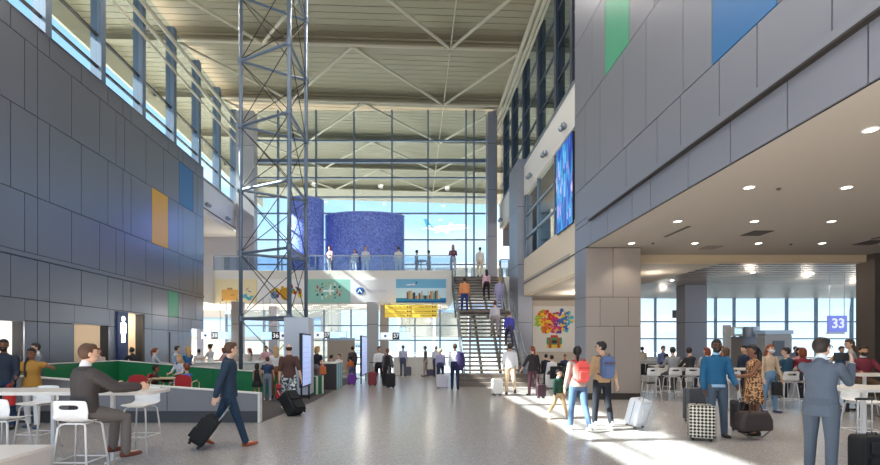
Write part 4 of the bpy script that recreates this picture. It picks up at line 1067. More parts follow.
    if sleeve is not None:
        tt = [q for q in tor if q[0] >= 0 or True]
        rings = [(hem, max(tor[0][1], tor[1][1]) + .006 + (.012 if hem < -.05 else 0), tor[0][2] + .012)] + [q for q in tor[1:]]
        rings = [(q[0], q[1] + f_, q[2] + f_) for q in rings[:-1]] + [(.505, .072 * w + f_ * .5, .066 + f_ * .4), (.53, .058 * w + f_ * .5, .056 + f_ * .4)]
        m.loft([T(H + up * q[0]) for q in rings], [q[1] * s for q in rings], [q[2] * s for q in rings], tp, n=22)
        for so_, el_, wr_, fdr, sg in A:
            P = [so_, (so_ + el_) / 2, el_, el_ * .6 + wr_ * .4, wr_ - fdr * .005]; rr_ = [.05 + f_ * .6, .045 + f_ * .8, .042 + f_ * .7, .04 + f_ * .7, .031 + f_ * .6]
            cut = {0: 0, .5: 2, 1: 3, 1.5: 4, 2: 5}[sleeve]
            if cut: cap(P[:cut], rr_[:cut], tp, m)
        if jacket:
            cap([nk - up * .03 - Vector((0, .03, 0)), nk + up * .0 - Vector((0, .02, 0))], [.07, .062], tp, m)
        if skirt and sleeve is not None and skirt[2]: 
            pass
        shirt = live(m.build({True: 'jacket', False: 'shirt'}[jacket], root), vox, 3)
    if untucked:
        m = MB(); m.loft([T(H + up * .05), T(H + up * (hem - .05))], [.172 * s, .178 * s], [.122 * s, .126 * s], col(untucked), n=20); m.build('shirt_hem', root, smooth=True)
    if collar:
        m = MB(); cap([nk - up * .005 + Vector((0, -.004, 0)), nk + up * .035 + Vector((0, 0, 0))], [.066 * w, .062 * w], col(collar), m, n=14); live(m.build('collar', shirt), vox * .8, 1)
        if sleeve == 2:
            m = MB()
            for so_, el_, wr_, fdr, sg in A: m.loft([T(wr_ - fdr * .03), T(wr_ + fdr * .012)], [.036 * s] * 2, [.036 * s] * 2, col(collar), n=12)
            m.build('cuff', shirt, smooth=True)
    # --- bottom
    if skirt:
        z1, rr_, mt = skirt; m = MB(); mt = mt or tp
        lo = H + Vector((0, 0, z1)); kd = (L[0][1] + L[1][1]) / 2
        mid = H * .5 + lo * .5
        if sit is None: m.loft([T(H + up * .22), T(H + up * .08), T(H - Vector((0, 0, .05))), T(mid), T(lo)], [.135 * s, .165 * s, .18 * s, (.17 + rr_) / 2 * s + .008, rr_ * s], [.1 * s, .12 * s, .13 * s, (.12 + rr_ * .85) / 2 * s + .006, rr_ * .8 * s], mt, n=22)
        else: m.loft([T(H + up * .2), T(H), T(kd)], [.14 * s, .19 * s, .17 * s], [.11 * s, .14 * s, .09 * s], mt, n=20)
        live(m.build('skirt', root), vox, 3)
    if bottom is not None:
        m = MB(); bt = col(bottom)
        m.loft([T(H + up * .14), T(H + up * .05), T(H - Vector((0, 0, .03))), T(H - Vector((0, 0, .1)))], [.15 * s * w, .17 * s, .176 * s, .15 * s], [.105 * s, .12 * s, .124 * s, .1 * s], bt, n=20, rnd=False)
        for hip, kn, an, fd, sg in L:
            P = [hip + Vector((0, 0, .0)), (hip + kn) / 2, kn, kn * .5 + an * .5, an + (an - kn).normalized() * .02]; rr_ = [.1, .086, .068, .062, .054]
            if blen >= 1: cap(P, [r * (1.0 if not girl else .95) for r in rr_], bt, m)
            else:
                e = kn * (1 - max(0, (blen - .5) * 2)) + an * max(0, (blen - .5) * 2) if blen >= .5 else hip * (1 - blen * 2) + kn * blen * 2
                cap([hip, (hip + e) / 2, e], [.1, .096, .088], bt, m)
        live(m.build('shorts' if blen < .8 else 'trousers', root), vox, 3)
    # --- shoes
    if shoe is not None:
        for hip, kn, an, fd, sg in L:
            m = MB(); u = Vector((0, 0, 1)) - fd * fd.z; u.normalize(); so2 = an - u * .05
            P = [so2 - fd * .065, so2 - fd * .03, so2 + fd * .04, so2 + fd * .1, so2 + fd * .165, so2 + fd * .19]
            m.loft([T(q - u * (.006 if i > 2 else 0)) for i, q in enumerate(P)], [k * s for k in (.026, .037, .041, .046, .038, .022)], [k * s for k in (.028, .038, .038, .032, .024, .016)], col(shoe), ref=(1, 0, 0), n=14)
            m.loft([T(so2 + u * .02 - fd * .012), T(an + u * .025 - fd * .01)], [.042 * s, .038 * s], [.05 * s, .042 * s], col(shoe), n=12)
            live(m.build('shoe', root), max(.01, vox * .8), 2)
    # --- hair
    if style:
        m = MB()
        if style != 'bald':
            m.ell((0, -.02, .024), (.086, .092, .106), hr, T=HM, n=18, m=12)
            m.ell((0, .03, .075), (.066, .062, .05), hr, T=HM, n=16, m=10)
        else: m.ell((0, -.02, .006), (.08, .084, .07), hr, T=HM, n=16, m=10)
        def hl(pts, rx, ry): m.loft([HM @ Vector(p) for p in pts], [r * s * hs for r in rx], [r * s * hs for r in ry], hr, n=14, rnd=True)
        if style == 'long': hl([(0, -.05, .04), (0, -.085, -.08), (0, -.1, -.2), (0, -.11, -.3)], [.08, .092, .088, .055], [.05, .05, .04, .022])
        if style == 'bob': hl([(0, -.03, .04), (0, -.045, -.06), (0, -.04, -.12)], [.088, .096, .085], [.07, .07, .055])
        if style == 'pony': hl([(0, -.1, .06), (0, -.15, .0), (0, -.15, -.12), (0, -.13, -.24)], [.028, .035, .032, .014], [.028, .035, .03, .014])
        if style == 'braid': hl([(0, -.1, .04), (0, -.13, -.06), (0, -.13, -.25), (0, -.13, -.42), (0, -.12, -.52)], [.04, .045, .04, .032, .012], [.035, .04, .036, .028, .012])
        if style == 'side_braid': hl([(.03, -.08, .0), (.07, -.03, -.12), (.08, .05, -.22), (.07, .09, -.42), (.06, .09, -.52)], [.04, .042, .036, .03, .012], [.035, .036, .032, .026, .01])
        if style == 'bun': m.ell((0, -.11, .09), (.042, .042, .042), hr, T=HM)
        if style == 'afro': m.ell((0, -.02, .05), (.1, .1, .11), hr, T=HM)
        live(m.build('hair', root), max(.009, vox * .8), 2)
    fc = math.cos(R(face + head[0]))
    if Y < 16 and fc < .35 and h > 1.0 or (Y < 10):
        for q in (-1, 1):
            MB().ell((q * .031, .089, .006), (.011, .008, .0065), C(36, 26, 22), T=HM, n=8, m=6).build('eye', body, smooth=True)
            MB().ell((q * .032, .09, .028), (.019, .008, .0045), hr, T=HM, n=8, m=6).build('eyebrow', body, smooth=True)
        if not mask: MB().ell((0, .1, -.062), (.022, .006, .0065), C(150, 78, 70), T=HM, n=8, m=6).build('mouth', body, smooth=True)
    if beard:
        m = MB(); m.ell((0, .03, -.062), (.064, .068, .062), hr, T=HM, n=16, m=10); m.ell((0, .096, -.05), (.028, .01, .007), hr, T=HM); live(m.build('beard', root), max(.009, vox * .8), 1)
    if mask:
        m = MB(); m.ell((0, .05, -.045), (.062, .062, .05), C(226, 228, 232), T=HM); m.build('face_mask', root, smooth=True)
    if glasses:
        m = MB()
        for q in (-1, 1):
            P = [HM @ Vector((q * .032 + .02 * math.cos(a * .785), .105, .004 + .016 * math.sin(a * .785))) for a in range(9)]
            m.tube(P, .003 * s, black_plastic, 5); m.tube([HM @ Vector((q * .052, .105, .008)), HM @ Vector((q * .08, .0, .008))], .003 * s, black_plastic, 5)
        m.tube([HM @ Vector((-.012, .106, .006)), HM @ Vector((.012, .106, .006))], .003 * s, black_plastic, 5)
        m.build('glasses', root)
    root['_a'] = 0; del root['_a']
    MW = root.matrix_basis if False else Matrix.Translation(root.location) @ Matrix.Rotation(R(face), 4, 'Z')
    hands = [MW @ T(A[i][2] + A[i][3] * .09) for i in (0, 1)]
    return root, hands, (MW, T, H, up, s)

# ------------------------------------------------------------ luggage
def suitcase(x, y, z, rz, label, rgb, w=.4, d=.24, h=.58, tilt=0, hand=1.02, mat=None, hard=True, group=None):
    t = thing('suitcase', label, 'suitcase', (x, y, z), rz, group, rx=tilt)
    sm = mat or C(*rgb, .4 if hard else .75); tr = black_plastic if max(rgb) < 150 or mat else C(150, 150, 154, .4)
    m = MB(); m.rbox(-w / 2, w / 2, -d / 2, d / 2, .05, .05 + h, .06, sm, 'y', 5); m.build('shell', t, bevel=.02)
    if hard:
        k = -w / 2 + .07
        while k < w / 2 - .05:
            for q in (-1, 1): MB().box(k, k + .018, q * d / 2 - .006, q * d / 2 + .006, .12, h - .03, sm).build('rib', t)
            k += .055
        MB().box(-w / 2 - .003, w / 2 + .003, -.008, .008, .08, .02 + h, tr).build('zip_band', t)
    else:
        MB().rbox(-w * .38, w * .38, -d / 2 - .05, -d / 2 + .01, .1, h * .55, .03, sm, 'y').build('front_pocket', t, bevel=.01)
        MB().rbox(-w * .34, w * .34, -d / 2 - .035, -d / 2 + .01, h * .62, h * .95, .03, sm, 'y').build('front_pocket', t, bevel=.01)
    for a in (-1, 1):
        for b in (-1, 1):
            m = MB(); m.loft([(a * (w / 2 - .07) - .015, b * (d / 2 - .04), .026), (a * (w / 2 - .07) + .015, b * (d / 2 - .04), .026)], [.026] * 2, [.026] * 2, black_plastic, ref=(0, 1, 0), n=10); m.box(a * (w / 2 - .07) - .02, a * (w / 2 - .07) + .02, b * (d / 2 - .04) - .015, b * (d / 2 - .04) + .015, .03, .07, tr); m.build('wheel', t)
    for q in (-1, 1): MB().tube([(q * .1, d / 2 - .03, .05 + h - .03), (q * .1, d / 2 - .03, hand)], .008, chrome).build('handle_rod', t)
    if hand > h + .1: MB().rbox(-.12, .12, d / 2 - .045, d / 2 - .015, hand, hand + .03, .012, black_plastic, 'y').build('handle_grip', t)
    MB().tube([(-.07, 0, .05 + h), (-.06, 0, .08 + h), (.06, 0, .08 + h), (.07, 0, .05 + h)], .01, tr).build('carry_handle', t)
    return t
def wear(info, name, label, cat, builder):
    # a bag on the back: its own top-level thing placed at the wearer's back
    MW, T, H, up, s = info[2]
    base = MW @ T(H + up * .3 - Vector((0, .15, 0)))
    t = thing(name, label, cat, base, math.degrees(MW.to_euler().z)); t.scale = (s, s, s); builder(t); return t
def bpack(c1, c2, big=1.0):
    def f(t):
        A_, B_ = C(*c1, .8), C(*c2, .7)
        m = MB(); m.rbox(-.13 * big, .13 * big, -.12, .02, -.24 * big, .2 * big, .1, A_, 'y', 5); m.build('main_bag', t, bevel=.03)
        m = MB(); m.rbox(-.1 * big, .1 * big, -.16, -.11, -.2 * big, -.0, .05, A_, 'y', 4); m.build('front_pocket', t, bevel=.015)
        m = MB()
        for q in (-1, 1): m.tube([(q * .09, -.0, .17), (q * .11, .06, .215), (q * .12, .17, .19), (q * .125, .27, .05), (q * .135, .24, -.08), (q * .13, .1, -.16), (q * .12, .01, -.18)], .016, B_)
        m.build('shoulder_strap', t)
        m = MB(); m.tube([(-.04, -.06, .2 * big), (-.03, -.06, .24 * big), (.03, -.06, .24 * big), (.04, -.06, .2 * big)], .008, B_); m.build('top_loop', t); m = MB(); m.box(-.12 * big, .12 * big, -.135, -.129, .05, .07, B_); m.build('zip_band', t)
    return f
def tote(x, y, z, rz, label, rgb, w=.34, d=.12, h=.28, name='handbag', loop=.2):
    t = thing(name, label, 'bag', (x, y, z), rz); mt = C(*rgb, .7)
    m = MB(); m.vprism([(-w / 2, 0), (w / 2, 0), (w * .44, h), (-w * .44, h)], -d / 2, d / 2, mt); m.build('bag_body', t, bevel=.03)
    for q in (-1, 1): MB().tube([(-w * .22, q * d * .3, h - .03), (-w * .18, q * d * .2, h + loop * .8), (0, 0, h + loop), (w * .18, q * d * .2, h + loop * .8), (w * .22, q * d * .3, h - .03)], .009, mt).build('carry_handle', t)
    return t
leopard = noisy('leopard print fabric', [(44, 24, 16), (90, 52, 34), (196, 144, 98), (216, 168, 120)], 26, .8, 0, 'voronoi', stops=[0, .42, .54, .8])
floral = noisy('grey and white patterned fabric', [(50, 56, 62), (120, 128, 130), (220, 222, 218)], 16, .85, 0, 'noise', stops=[.4, .5, .56])
def checker_mat():
    m = M('brown and cream checked fabric', (200, 190, 170), .8); n, l, b = nodes(m)
    tc = n.new('ShaderNodeTexCoord'); mp = n.new('ShaderNodeMapping'); mp.inputs['Rotation'].default_value = (0, R(45), 0); ck = n.new('ShaderNodeTexChecker'); ck.inputs['Scale'].default_value = 24
    ck.inputs['Color1'].default_value = lin((44, 30, 26)) + (1,); ck.inputs['Color2'].default_value = lin((214, 206, 190)) + (1,)
    l.new(tc.outputs['Object'], mp.inputs[0]); l.new(mp.outputs[0], ck.inputs['Vector']); l.new(ck.outputs[0], b.inputs['Base Color']); return m
checked = checker_mat()
WALK = ((24, 6, 2), (-16, 22, 2)); WALK2 = ((-16, 24, 2), (24, 6, 2)); STAND = ((3, 2, 4), (-2, 4, 4)); SITL = ((78, 72, 6), (70, 80, 6))
SIT = ((84, 82, 6), (80, 84, 6))

# foreground left ---------------------------------------------------------
person(84, 6.12, -32, 'man in dark brown grey sweater sitting on a stool at the left high table', h=1.86, skin='light', hair='brown', top=(62, 56, 54), bottom=(104, 96, 92), shoe=(104, 52, 38), sit=.79, legs=((80, 84, 4), (76, 78, 6)), arms=((44, 4, 50, 4), (52, 16, 36, 6)), collar=(226, 222, 220), lean=2, head=(-14, 0), fit=.034)
person(4, 9.9, 205, 'bearded man in navy sweater standing at the left edge behind the table', h=1.86, skin='brown', hair='black', style='short', beard=True, top=(34, 44, 60), bottom=(30, 56, 84), shoe=(30, 28, 30), arms=((8, 8, 40, 10), (12, 8, 52, 4)), legs=STAND, head=(10, 0), fit=.01)
person(32, 10.1, 196, 'woman in mustard top with long braid pointing to the right behind the left table', h=1.68, skin='brown', hair='black', style='side_braid', top=(170, 122, 48), sleeve=.5, bottom=(226, 224, 222), shoe=(60, 90, 130), girl=True, arms=((76, 52, 6, 14), (14, 16, 74, 34)), hem=-.05, head=(-4, 0), fit=.02)
tote(X(11.5, 9.8), 9.75, .5, 10, 'small red bag hanging by the woman in mustard', (196, 44, 38), w=.2, h=.3, loop=.14)
person(37, 12.4, 150, 'grey haired man in grey suit with glasses behind the left end of the grey partition', h=1.8, skin='light', hair='dark', top=(112, 116, 124), jacket=True, collar=(232, 232, 236), bottom=(70, 72, 80), glasses=True, arms=((20, 10, 50, 20), (30, 12, 40, 20)))
person(100, 16.4, 190, 'red haired woman in pale top behind the left green partition', x=-10.77, h=1.66, hair='auburn', style='bob', top=(196, 170, 160), girl=True)
person(137, 18.1, 70, 'man in dark jacket leaning forward in front of the beige doorway', x=-10.5, h=1.72, skin='tan', hair='black', top=(40, 40, 48), jacket=True, lean=20, head=(0, -25), arms=((40, 10, 40, 10), (40, 10, 40, 10)))
person(154, 18.0, -60, 'light brown haired woman in grey top at the white counter by the clad wall', h=1.66, hair='auburn', style='pony', top=(178, 180, 190), girl=True, x=-9.72, arms=((40, 10, 40, 10), (40, 10, 40, 10)))
person(173, 18.25, -70, 'dark haired man in pale blue shirt leaning on the white counter', h=1.74, hair='dark', top=(150, 180, 212), x=-9.1, lean=6, arms=((40, 10, 40, 10), (50, 10, 30, 10)))
person(188, 17.55, 60, 'woman with long blond hair in a blue top facing the man in pale blue', h=1.72, hair='blond', style='long', top=(56, 104, 150), girl=True, arms=((30, 10, 50, 10), (40, 10, 40, 10)))
person(199, 21.4, 30, 'person in white shirt behind the end of the white counter', h=1.6, skin='tan', hair='dark', top=(222, 220, 222))
person(210.5, 20.8, 80, 'woman in white dress standing tall behind the long counter', h=1.82, hair='dark', style='bun', top=(206, 202, 206), sleeve=.5, skirt=(-.6, .3, C(232, 230, 232)), bottom=None, girl=True, arms=((30, 10, 60, 10), (20, 10, 60, 10)))
person(224, 21.6, 90, 'woman in pink blouse behind the long counter', h=1.66, hair='auburn', style='bob', top=(206, 160, 166), girl=True, arms=((30, 10, 60, 10), (30, 10, 60, 10)))
person(250, 21.2, 100, 'red haired woman in pale top behind the right end of the long counter', h=1.64, hair='auburn', style='long', top=(190, 180, 170), girl=True)
person(266, 22.9, 180, 'agent in pink shirt behind the counter below sign 36', h=1.74, skin='tan', hair='dark', top=(214, 160, 172), arms=((30, 10, 60, 20), (30, 10, 60, 20)))
# queue family
person(276, 15.6, 20, 'woman with long blond hair in white top and brown trousers seen from behind', h=1.72, hair='blond', style='long', top=(232, 226, 224), sleeve=1, bottom=(150, 92, 56), girl=True, arms=((30, 10, 50, 10), (10, 8, 14, 4)), z0=.012)
person(257, 15.7, 0, 'small girl in black dress seen from behind by the green partition', h=1.12, hair='dark', style='bob', child=True, top=(40, 36, 40), sleeve=0, skirt=(-.36, .27, C(30, 28, 32)), bottom=None, girl=True, skin='tan', z0=.012, shoe=(60, 40, 40))
person(267.5, 15.0, 10, 'boy in blue shirt and grey trousers standing between the girl and the blond woman', h=1.38, hair='brown', top=(44, 62, 92), bottom=(120, 124, 134), sleeve=.5, shoe=(190, 188, 190), z0=.012, arms=((20, 10, 60, 10), (10, 8, 14, 4)))
suitcase(X(279.5, 15.1), 15.2, .012, 20, 'small red suitcase between the blond woman and the man in brown', (190, 40, 44), w=.3, h=.45, hand=.55)
I = person(289, 12.6, 18, 'man with shaved head in brown t-shirt and patterned shorts pulling a black duffel', h=1.82, hair='dark', style='bald', top=(84, 54, 44), sleeve=1, topmat=None, bottom=floral, blen=.52, shoe=(206, 196, 160), arms=((-4, 8, 14, 4), (-16, 12, 10, 0)), legs=WALK, hem=-.05, fit=.012, skin='light')
suitcase(X(301, 12.0), 11.75, 0.02, 60, 'black wheeled duffel tilted behind the man in patterned shorts', (26, 26, 30), w=.42, d=.3, h=.6, tilt=-38, hand=.85, hard=False)
# children at the little table
person(155, 13.55, -70, 'small child in dark red and black clothes seated at the play table', h=1.32, hair='black', top=(74, 40, 46), bottom=(36, 34, 38), child=True, sit=.47, legs=SIT, skin='brown', arms=((40, 10, 40, 10), (60, 10, 20, 0)), style='short', z0=.012)
person(179.5, 14.2, 170, 'girl in pale grey t-shirt standing behind the play table', h=1.42, hair='blond', style='bob', top=(190, 192, 204), sleeve=1, child=True, girl=True, arms=((30, 10, 50, 20), (30, 10, 50, 20)), z0=.012)
person(187, 13.15, 70, 'child in blue hooded top seated on the red chair', h=1.4, hair='auburn', style='short', top=(76, 110, 190), bottom=(60, 80, 130), child=True, sit=.47, legs=SIT, arms=((40, 10, 40, 10), (40, 10, 40, 10)), z0=.012)
# walking man
I = person(229, 8.25, -78, 'man in navy blazer and jeans striding right while pulling a black suitcase', h=1.83, skin='light', hair='brown', top=(32, 52, 72), jacket=True, bottom=(26, 50, 72), shoe=(170, 78, 40), legs=((-22, 14, 2), (20, 2, 2)), arms=((-24, 14, 4, 0), (-20, 12, 6, 0)), hem=-.1, fit=.018, head=(26, 0), collar=None)
h0 = I[1][1]
suitcase(X(196, 8.0), 7.95, .0, 102, 'black cabin suitcase tilted behind the striding man in navy', (24, 24, 28), w=.38, d=.24, h=.5, tilt=0, hand=.85, hard=False)
for o in [q for q in COL.objects if q.name.startswith('suitcase') and q.parent is None and 'striding' in q.get('label', '')]:
    o.rotation_euler = (0, R(35), 0); o.location.z = .11; 
    o.rotation_euler = (R(-35), 0, R(-78)); o.location.z = .07
# walkway middle ------------------------------------------------------------
person(317, 17.6, -20, 'blond woman in black vest with grey trousers standing at the dark kiosk counter', h=1.72, hair='blond', style='bob', top=(40, 36, 52), sleeve=.5, bottom=(124, 120, 128), girl=True, head=(-40, 0))
tote(X(323, 17.3), 17.25, .7, 10, 'orange shoulder bag beside the blond woman in the black vest', (206, 110, 60), w=.26, h=.28)
person(331, 23.2, -60, 'dark haired seated traveller beyond the kiosk counter', h=1.66, hair='dark', top=(90, 90, 120), sit=.45, legs=SIT)
person(338, 24.6, 150, 'seated traveller in white reclining on the pale airport seats', h=1.7, hair='brown', top=(224, 220, 224), bottom=(206, 190, 164), sit=.47, legs=SIT, lean=-12)
person(352.5, 24.0, 20, 'woman in dark patterned top standing beyond the airport seats', h=1.72, hair='dark', style='bun', top=(86, 66, 70), bottom=(60, 60, 80), girl=True)
person(351.5, 22.2, 30, 'child in orange top leaning over the purple suitcase', h=1.25, hair='black', top=(210, 110, 50), bottom=(90, 90, 130), child=True, lean=18)
suitcase(X(352, 21.6), 21.4, 0, 20, 'purple suitcase on the floor left of the second totem', (120, 50, 160), w=.36, h=.42, hand=.5)
I = person(379, 20.9, -160, 'man in white shirt and black trousers walking toward the camera beside a red suitcase', h=1.76, skin='tan', hair='black', top=(228, 226, 228), bottom=(28, 28, 34), legs=WALK, arms=((-4, 10, 20, 6), (4, 10, 16, 6)))
suitcase(X(373, 20.9), 20.6, 0, 10, 'dark red suitcase beside the man in the white shirt', (130, 24, 34), w=.36, d=.24, h=.56, hand=1.0)
I = person(387.5, 20.2, 0, 'woman with ponytail and small backpack pulling a black suitcase away', h=1.68, hair='auburn', style='pony', top=(110, 104, 112), bottom=(46, 40, 44), girl=True, legs=WALK)
wear(I, 'backpack', 'black backpack with pale patch on the woman in the centre of the hall', 'backpack', bpack((36, 34, 38), (30, 30, 32), .9))
suitcase(X(391, 20.0), 19.7, 0, -10, 'black suitcase beside the woman with the small backpack', (34, 32, 34), w=.36, h=.55, hard=False, hand=.9)
person(403, 27.4, -10, 'person in pale lilac shirt standing at the far gate counter', h=1.78, hair='brown', top=(196, 196, 222), bottom=(80, 84, 110))
suitcase(X(408, 27.3), 27.2, 0, 0, 'grey suitcase beside the person at the far gate counter', (90, 90, 100), w=.38, h=.5, hand=.6)
person(425.5, 27.2, 90, 'person in dark grey coat standing far away in front of the windows', h=1.74, hair='brown', top=(96, 92, 98), hem=-.25, bottom=(170, 150, 140))
suitcase(X(431, 27.3), 27.1, 0, 0, 'dark purple suitcase on the floor far away near the windows', (80, 66, 92), w=.5, h=.36, hand=.4)
person(436, 26.6, -20, 'person in pale shirt with dark bag far away left of the couple', h=1.74, hair='brown', top=(214, 212, 224), bottom=(60, 60, 84))
person(440.5, 22.4, -4, 'person in lilac shirt pulling a pale suitcase in the centre of the hall', h=1.66, hair='blond', style='short', top=(172, 168, 206), bottom=(52, 52, 84), legs=WALK2)
suitcase(X(441, 20.5), 19.6, 0, 0, 'pale lilac grey suitcase trailing behind the person in lilac', (206, 200, 210), w=.48, d=.26, h=.5, tilt=0, hand=.52)
I = person(455, 19.0, -8, 'man in white shirt and navy trousers with dark jacket over his shoulder', h=1.82, skin='tan', hair='brown', top=(232, 228, 232), bottom=(34, 38, 76), shoe=(40, 36, 40), legs=((6, 4, 2), (-6, 8, 2)))
m = MB(); t = thing('jacket', 'dark purple jacket slung over the shoulder of the man in white in the hall centre', 'jacket', (X(459.5, 19.0), 18.86, 1.0))
m.loft([(-.06, -.02, .47), (.0, -.05, .42), (.03, -.05, .2), (.05, -.04, -.05), (.02, -.03, -.2)], [.06, .15, .16, .15, .1], [.05, .07, .07, .06, .04], C(58, 46, 96), n=14, rnd=True); live(m.build('jacket_body', t), .02)
# near the stairs
person(510, 17.0, -4, 'man in white shirt and beige trousers walking toward the staircase', h=1.82, skin='tan', hair='dark', top=(232, 226, 230), bottom=(216, 188, 158), shoe=(70, 44, 40), legs=((4, 4, 2), (-20, 22, 2)), arms=((6, 10, 20, 10), (4, 10, 20, 4)), hem=-.04, fit=.012)
suitcase(X(497, 16.8), 16.8, 0, 8, 'white suitcase standing left of the man in beige trousers', (238, 232, 226), w=.36, d=.25, h=.52, hand=.56)
person(533, 16.6, 14, 'auburn haired woman in black top walking toward the mural', h=1.72, hair='auburn', style='pony', top=(44, 34, 38), sleeve=1.5, bottom=(84, 46, 58), girl=True, legs=((6, 4, 2), (-14, 16, 2)), arms=((10, 24, 14, 0), (6, 12, 20, 10)), hem=-.08, fit=.012)
suitcase(X(540, 15.9), 15.8, 0, 6, 'slim dark suitcase frame pulled by the woman in black', (60, 34, 44), w=.3, d=.2, h=.4, tilt=0, hand=.8)
person(552, 20.9, 10, 'person in white top seated with back to the camera in front of the mural', h=1.72, hair='black', top=(232, 230, 234), sit=.45, legs=SIT, bottom=(50, 50, 60))
person(546, 22.9, -30, 'dark dressed traveller seated left of the one in white by the mural', h=1.72, hair='black', top=(50, 46, 70), sit=.47, legs=SIT)
person(562, 23.0, 160, 'traveller in dark blue seated facing the camera by the mural', x=7.25, h=1.7, skin='tan', hair='dark', top=(44, 56, 96), sit=.47, legs=SIT)
suitcase(X(549, 19.6), 19.4, 0, 0, 'white suitcase in front of the seated group by the mural', (232, 230, 230), w=.36, h=.5, hand=.55)
# family in the sun
person(558.5, 11.55, -150, 'boy in dark green jacket and tan trousers walking in the sunlight', h=1.16, child=True, skin='light', hair='black', top=(28, 66, 52), bottom=(190, 156, 116), shoe=(226, 222, 216), legs=WALK, arms=((20, 12, 30, 4), (6, 12, 14, 0)), fit=.02, collar=(236, 232, 230))
I = person(578, 9.75, 6, 'woman with dark ponytail in taupe top and blue jeans wearing a coral backpack', h=1.72, skin='tan', hair='black', style='pony', top=(176, 150, 138), bottom=(82, 106, 136), shoe=(238, 236, 232), girl=True, legs=((10, 6, 2), (-16, 14, 0)), arms=((4, 10, 14, 6), (10, 8, 50, 20)), head=(-22, 0), hem=-.04, fit=.008)
wear(I, 'backpack', 'coral red backpack worn by the woman in blue jeans', 'backpack', bpack((236, 92, 84), (206, 60, 60)))
I = person(602, 10.3, 10, 'man with sunglasses in tan shirt and black trousers carrying a blue backpack', h=1.82, skin='light', hair='black', top=(190, 152, 112), sleeve=1.5, bottom=(24, 26, 36), shoe=(240, 238, 234), legs=((8, 4, 2), (-6, 8, 2)), arms=((10, 10, 50, 10), (-14, 12, 12, 0)), head=(50, 0), glasses=True, hem=-.04, fit=.012)
wear(I, 'backpack', 'blue grey backpack with brown straps worn by the man in the tan shirt', 'backpack', bpack((92, 108, 148), (110, 72, 52), 1.05))
hp = I[1][1]
suitcase(X(631, 10.15), 10.0, .04, -150, 'silver white hard suitcase pulled by the man in the tan shirt', (222, 224, 230), w=.4, d=.27, h=.55, tilt=-16, hand=.98)
# right couple
I = person(716, 9.05, 170, 'bearded man in teal sweater and grey jeans holding a checked suitcase', h=1.84, skin='dark', hair='black', top=(20, 84, 122), bottom=(74, 86, 100), shoe=(30, 28, 30), legs=((2, 2, 3), (10, 4, 3)), arms=((10, 10, 40, 10), (2, 8, 14, 6)), head=(-14, -4), beard=True, untucked=(170, 200, 226), collar=(176, 202, 226), hem=.0, fit=.014)
suitcase(X(701, 8.72), 8.72, 0, 158, 'brown and cream checked suitcase standing before the man in teal', (100, 80, 60), w=.42, d=.26, h=.6, hand=.66, mat=checked, hard=True)
suitcase(X(695, 10.8), 10.8, 0, 0, 'dark grey suitcase behind the checked one', (74, 76, 82), w=.42, d=.28, h=.72, hand=.8)
I = person(754, 9.25, 84, 'woman in leopard print dress with long braid facing the man in teal', h=1.74, skin='brown', hair='black', style='braid', topmat=leopard, sleeve=0, skirt=(-.34, .2, leopard), bottom=None, shoe=(28, 24, 26), girl=True, legs=((2, 3, 2), (-3, 3, 2)), arms=((40, 10, 42, 10), (2, 8, 6, 2)), head=(0, 0))
t = thing('duffel_bag', 'large dark brown leather duffel bag with shoulder strap held by the woman in leopard print', 'bag', (X(750.5, 8.85), 8.8, .16), 5); mt = M('dark brown leather', (60, 48, 46), .5)
m = MB(); m.vprism([(-.32, 0), (.32, 0), (.31, .2), (.24, .35), (-.24, .35), (-.31, .2)], -.14, .14, mt); m.build('bag_body', t, bevel=.05)
for q in (-.09, .09): MB().tube([(-.13, q, .33), (-.1, q * .6, .5), (0, q * .3, .55), (.1, q * .6, .5), (.13, q, .33)], .011, mt).build('carry_handle', t)
MB().tube([(-.29, -.03, .2), (-.28, -.08, -.02), (-.15, -.1, -.1), (.12, -.1, -.1), (.27, -.08, .0), (.3, -.03, .2)], .01, mt).build('shoulder_strap', t)
suitcase(X(738, 9.7), 9.6, 0, 80, 'black suitcase behind the leopard dress woman and her duffel', (44, 40, 42), w=.4, d=.26, h=.58, hand=.62)
# grey suit man
I = person(821, 6.15, -58, 'man in blue grey suit holding up a phone seen from behind at the right', h=1.82, skin='light', hair='dark', top=(84, 92, 106), jacket=True, bottom=(78, 86, 98), shoe=(36, 30, 30), legs=((4, 4, 3), (-4, 6, 3)), arms=((62, -8, 86, 18), (48, 6, 106, 8)), hem=-.16, fit=.01, glasses=True, head=(-18, 0), collar=(228, 232, 238))
hm = (I[1][0] + I[1][1]) / 2
t = thing('mobile_phone', 'black mobile phone held up by the man in the suit', 'phone', (hm.x, hm.y + .03, hm.z), -22); MB().rbox(-.08, .08, -.006, .006, -.05, .06, .015, black_plastic, 'y').build('housing', t); MB().ell((.05, .007, .035), (.01, .003, .01), chrome).build('camera_lens', t)
suitcase(X(861, 6.5), 6.35, 0, 0, 'black soft suitcase with luggage tag beside the right high table', (26, 26, 30), w=.42, d=.26, h=.48, hand=.98, hard=False)
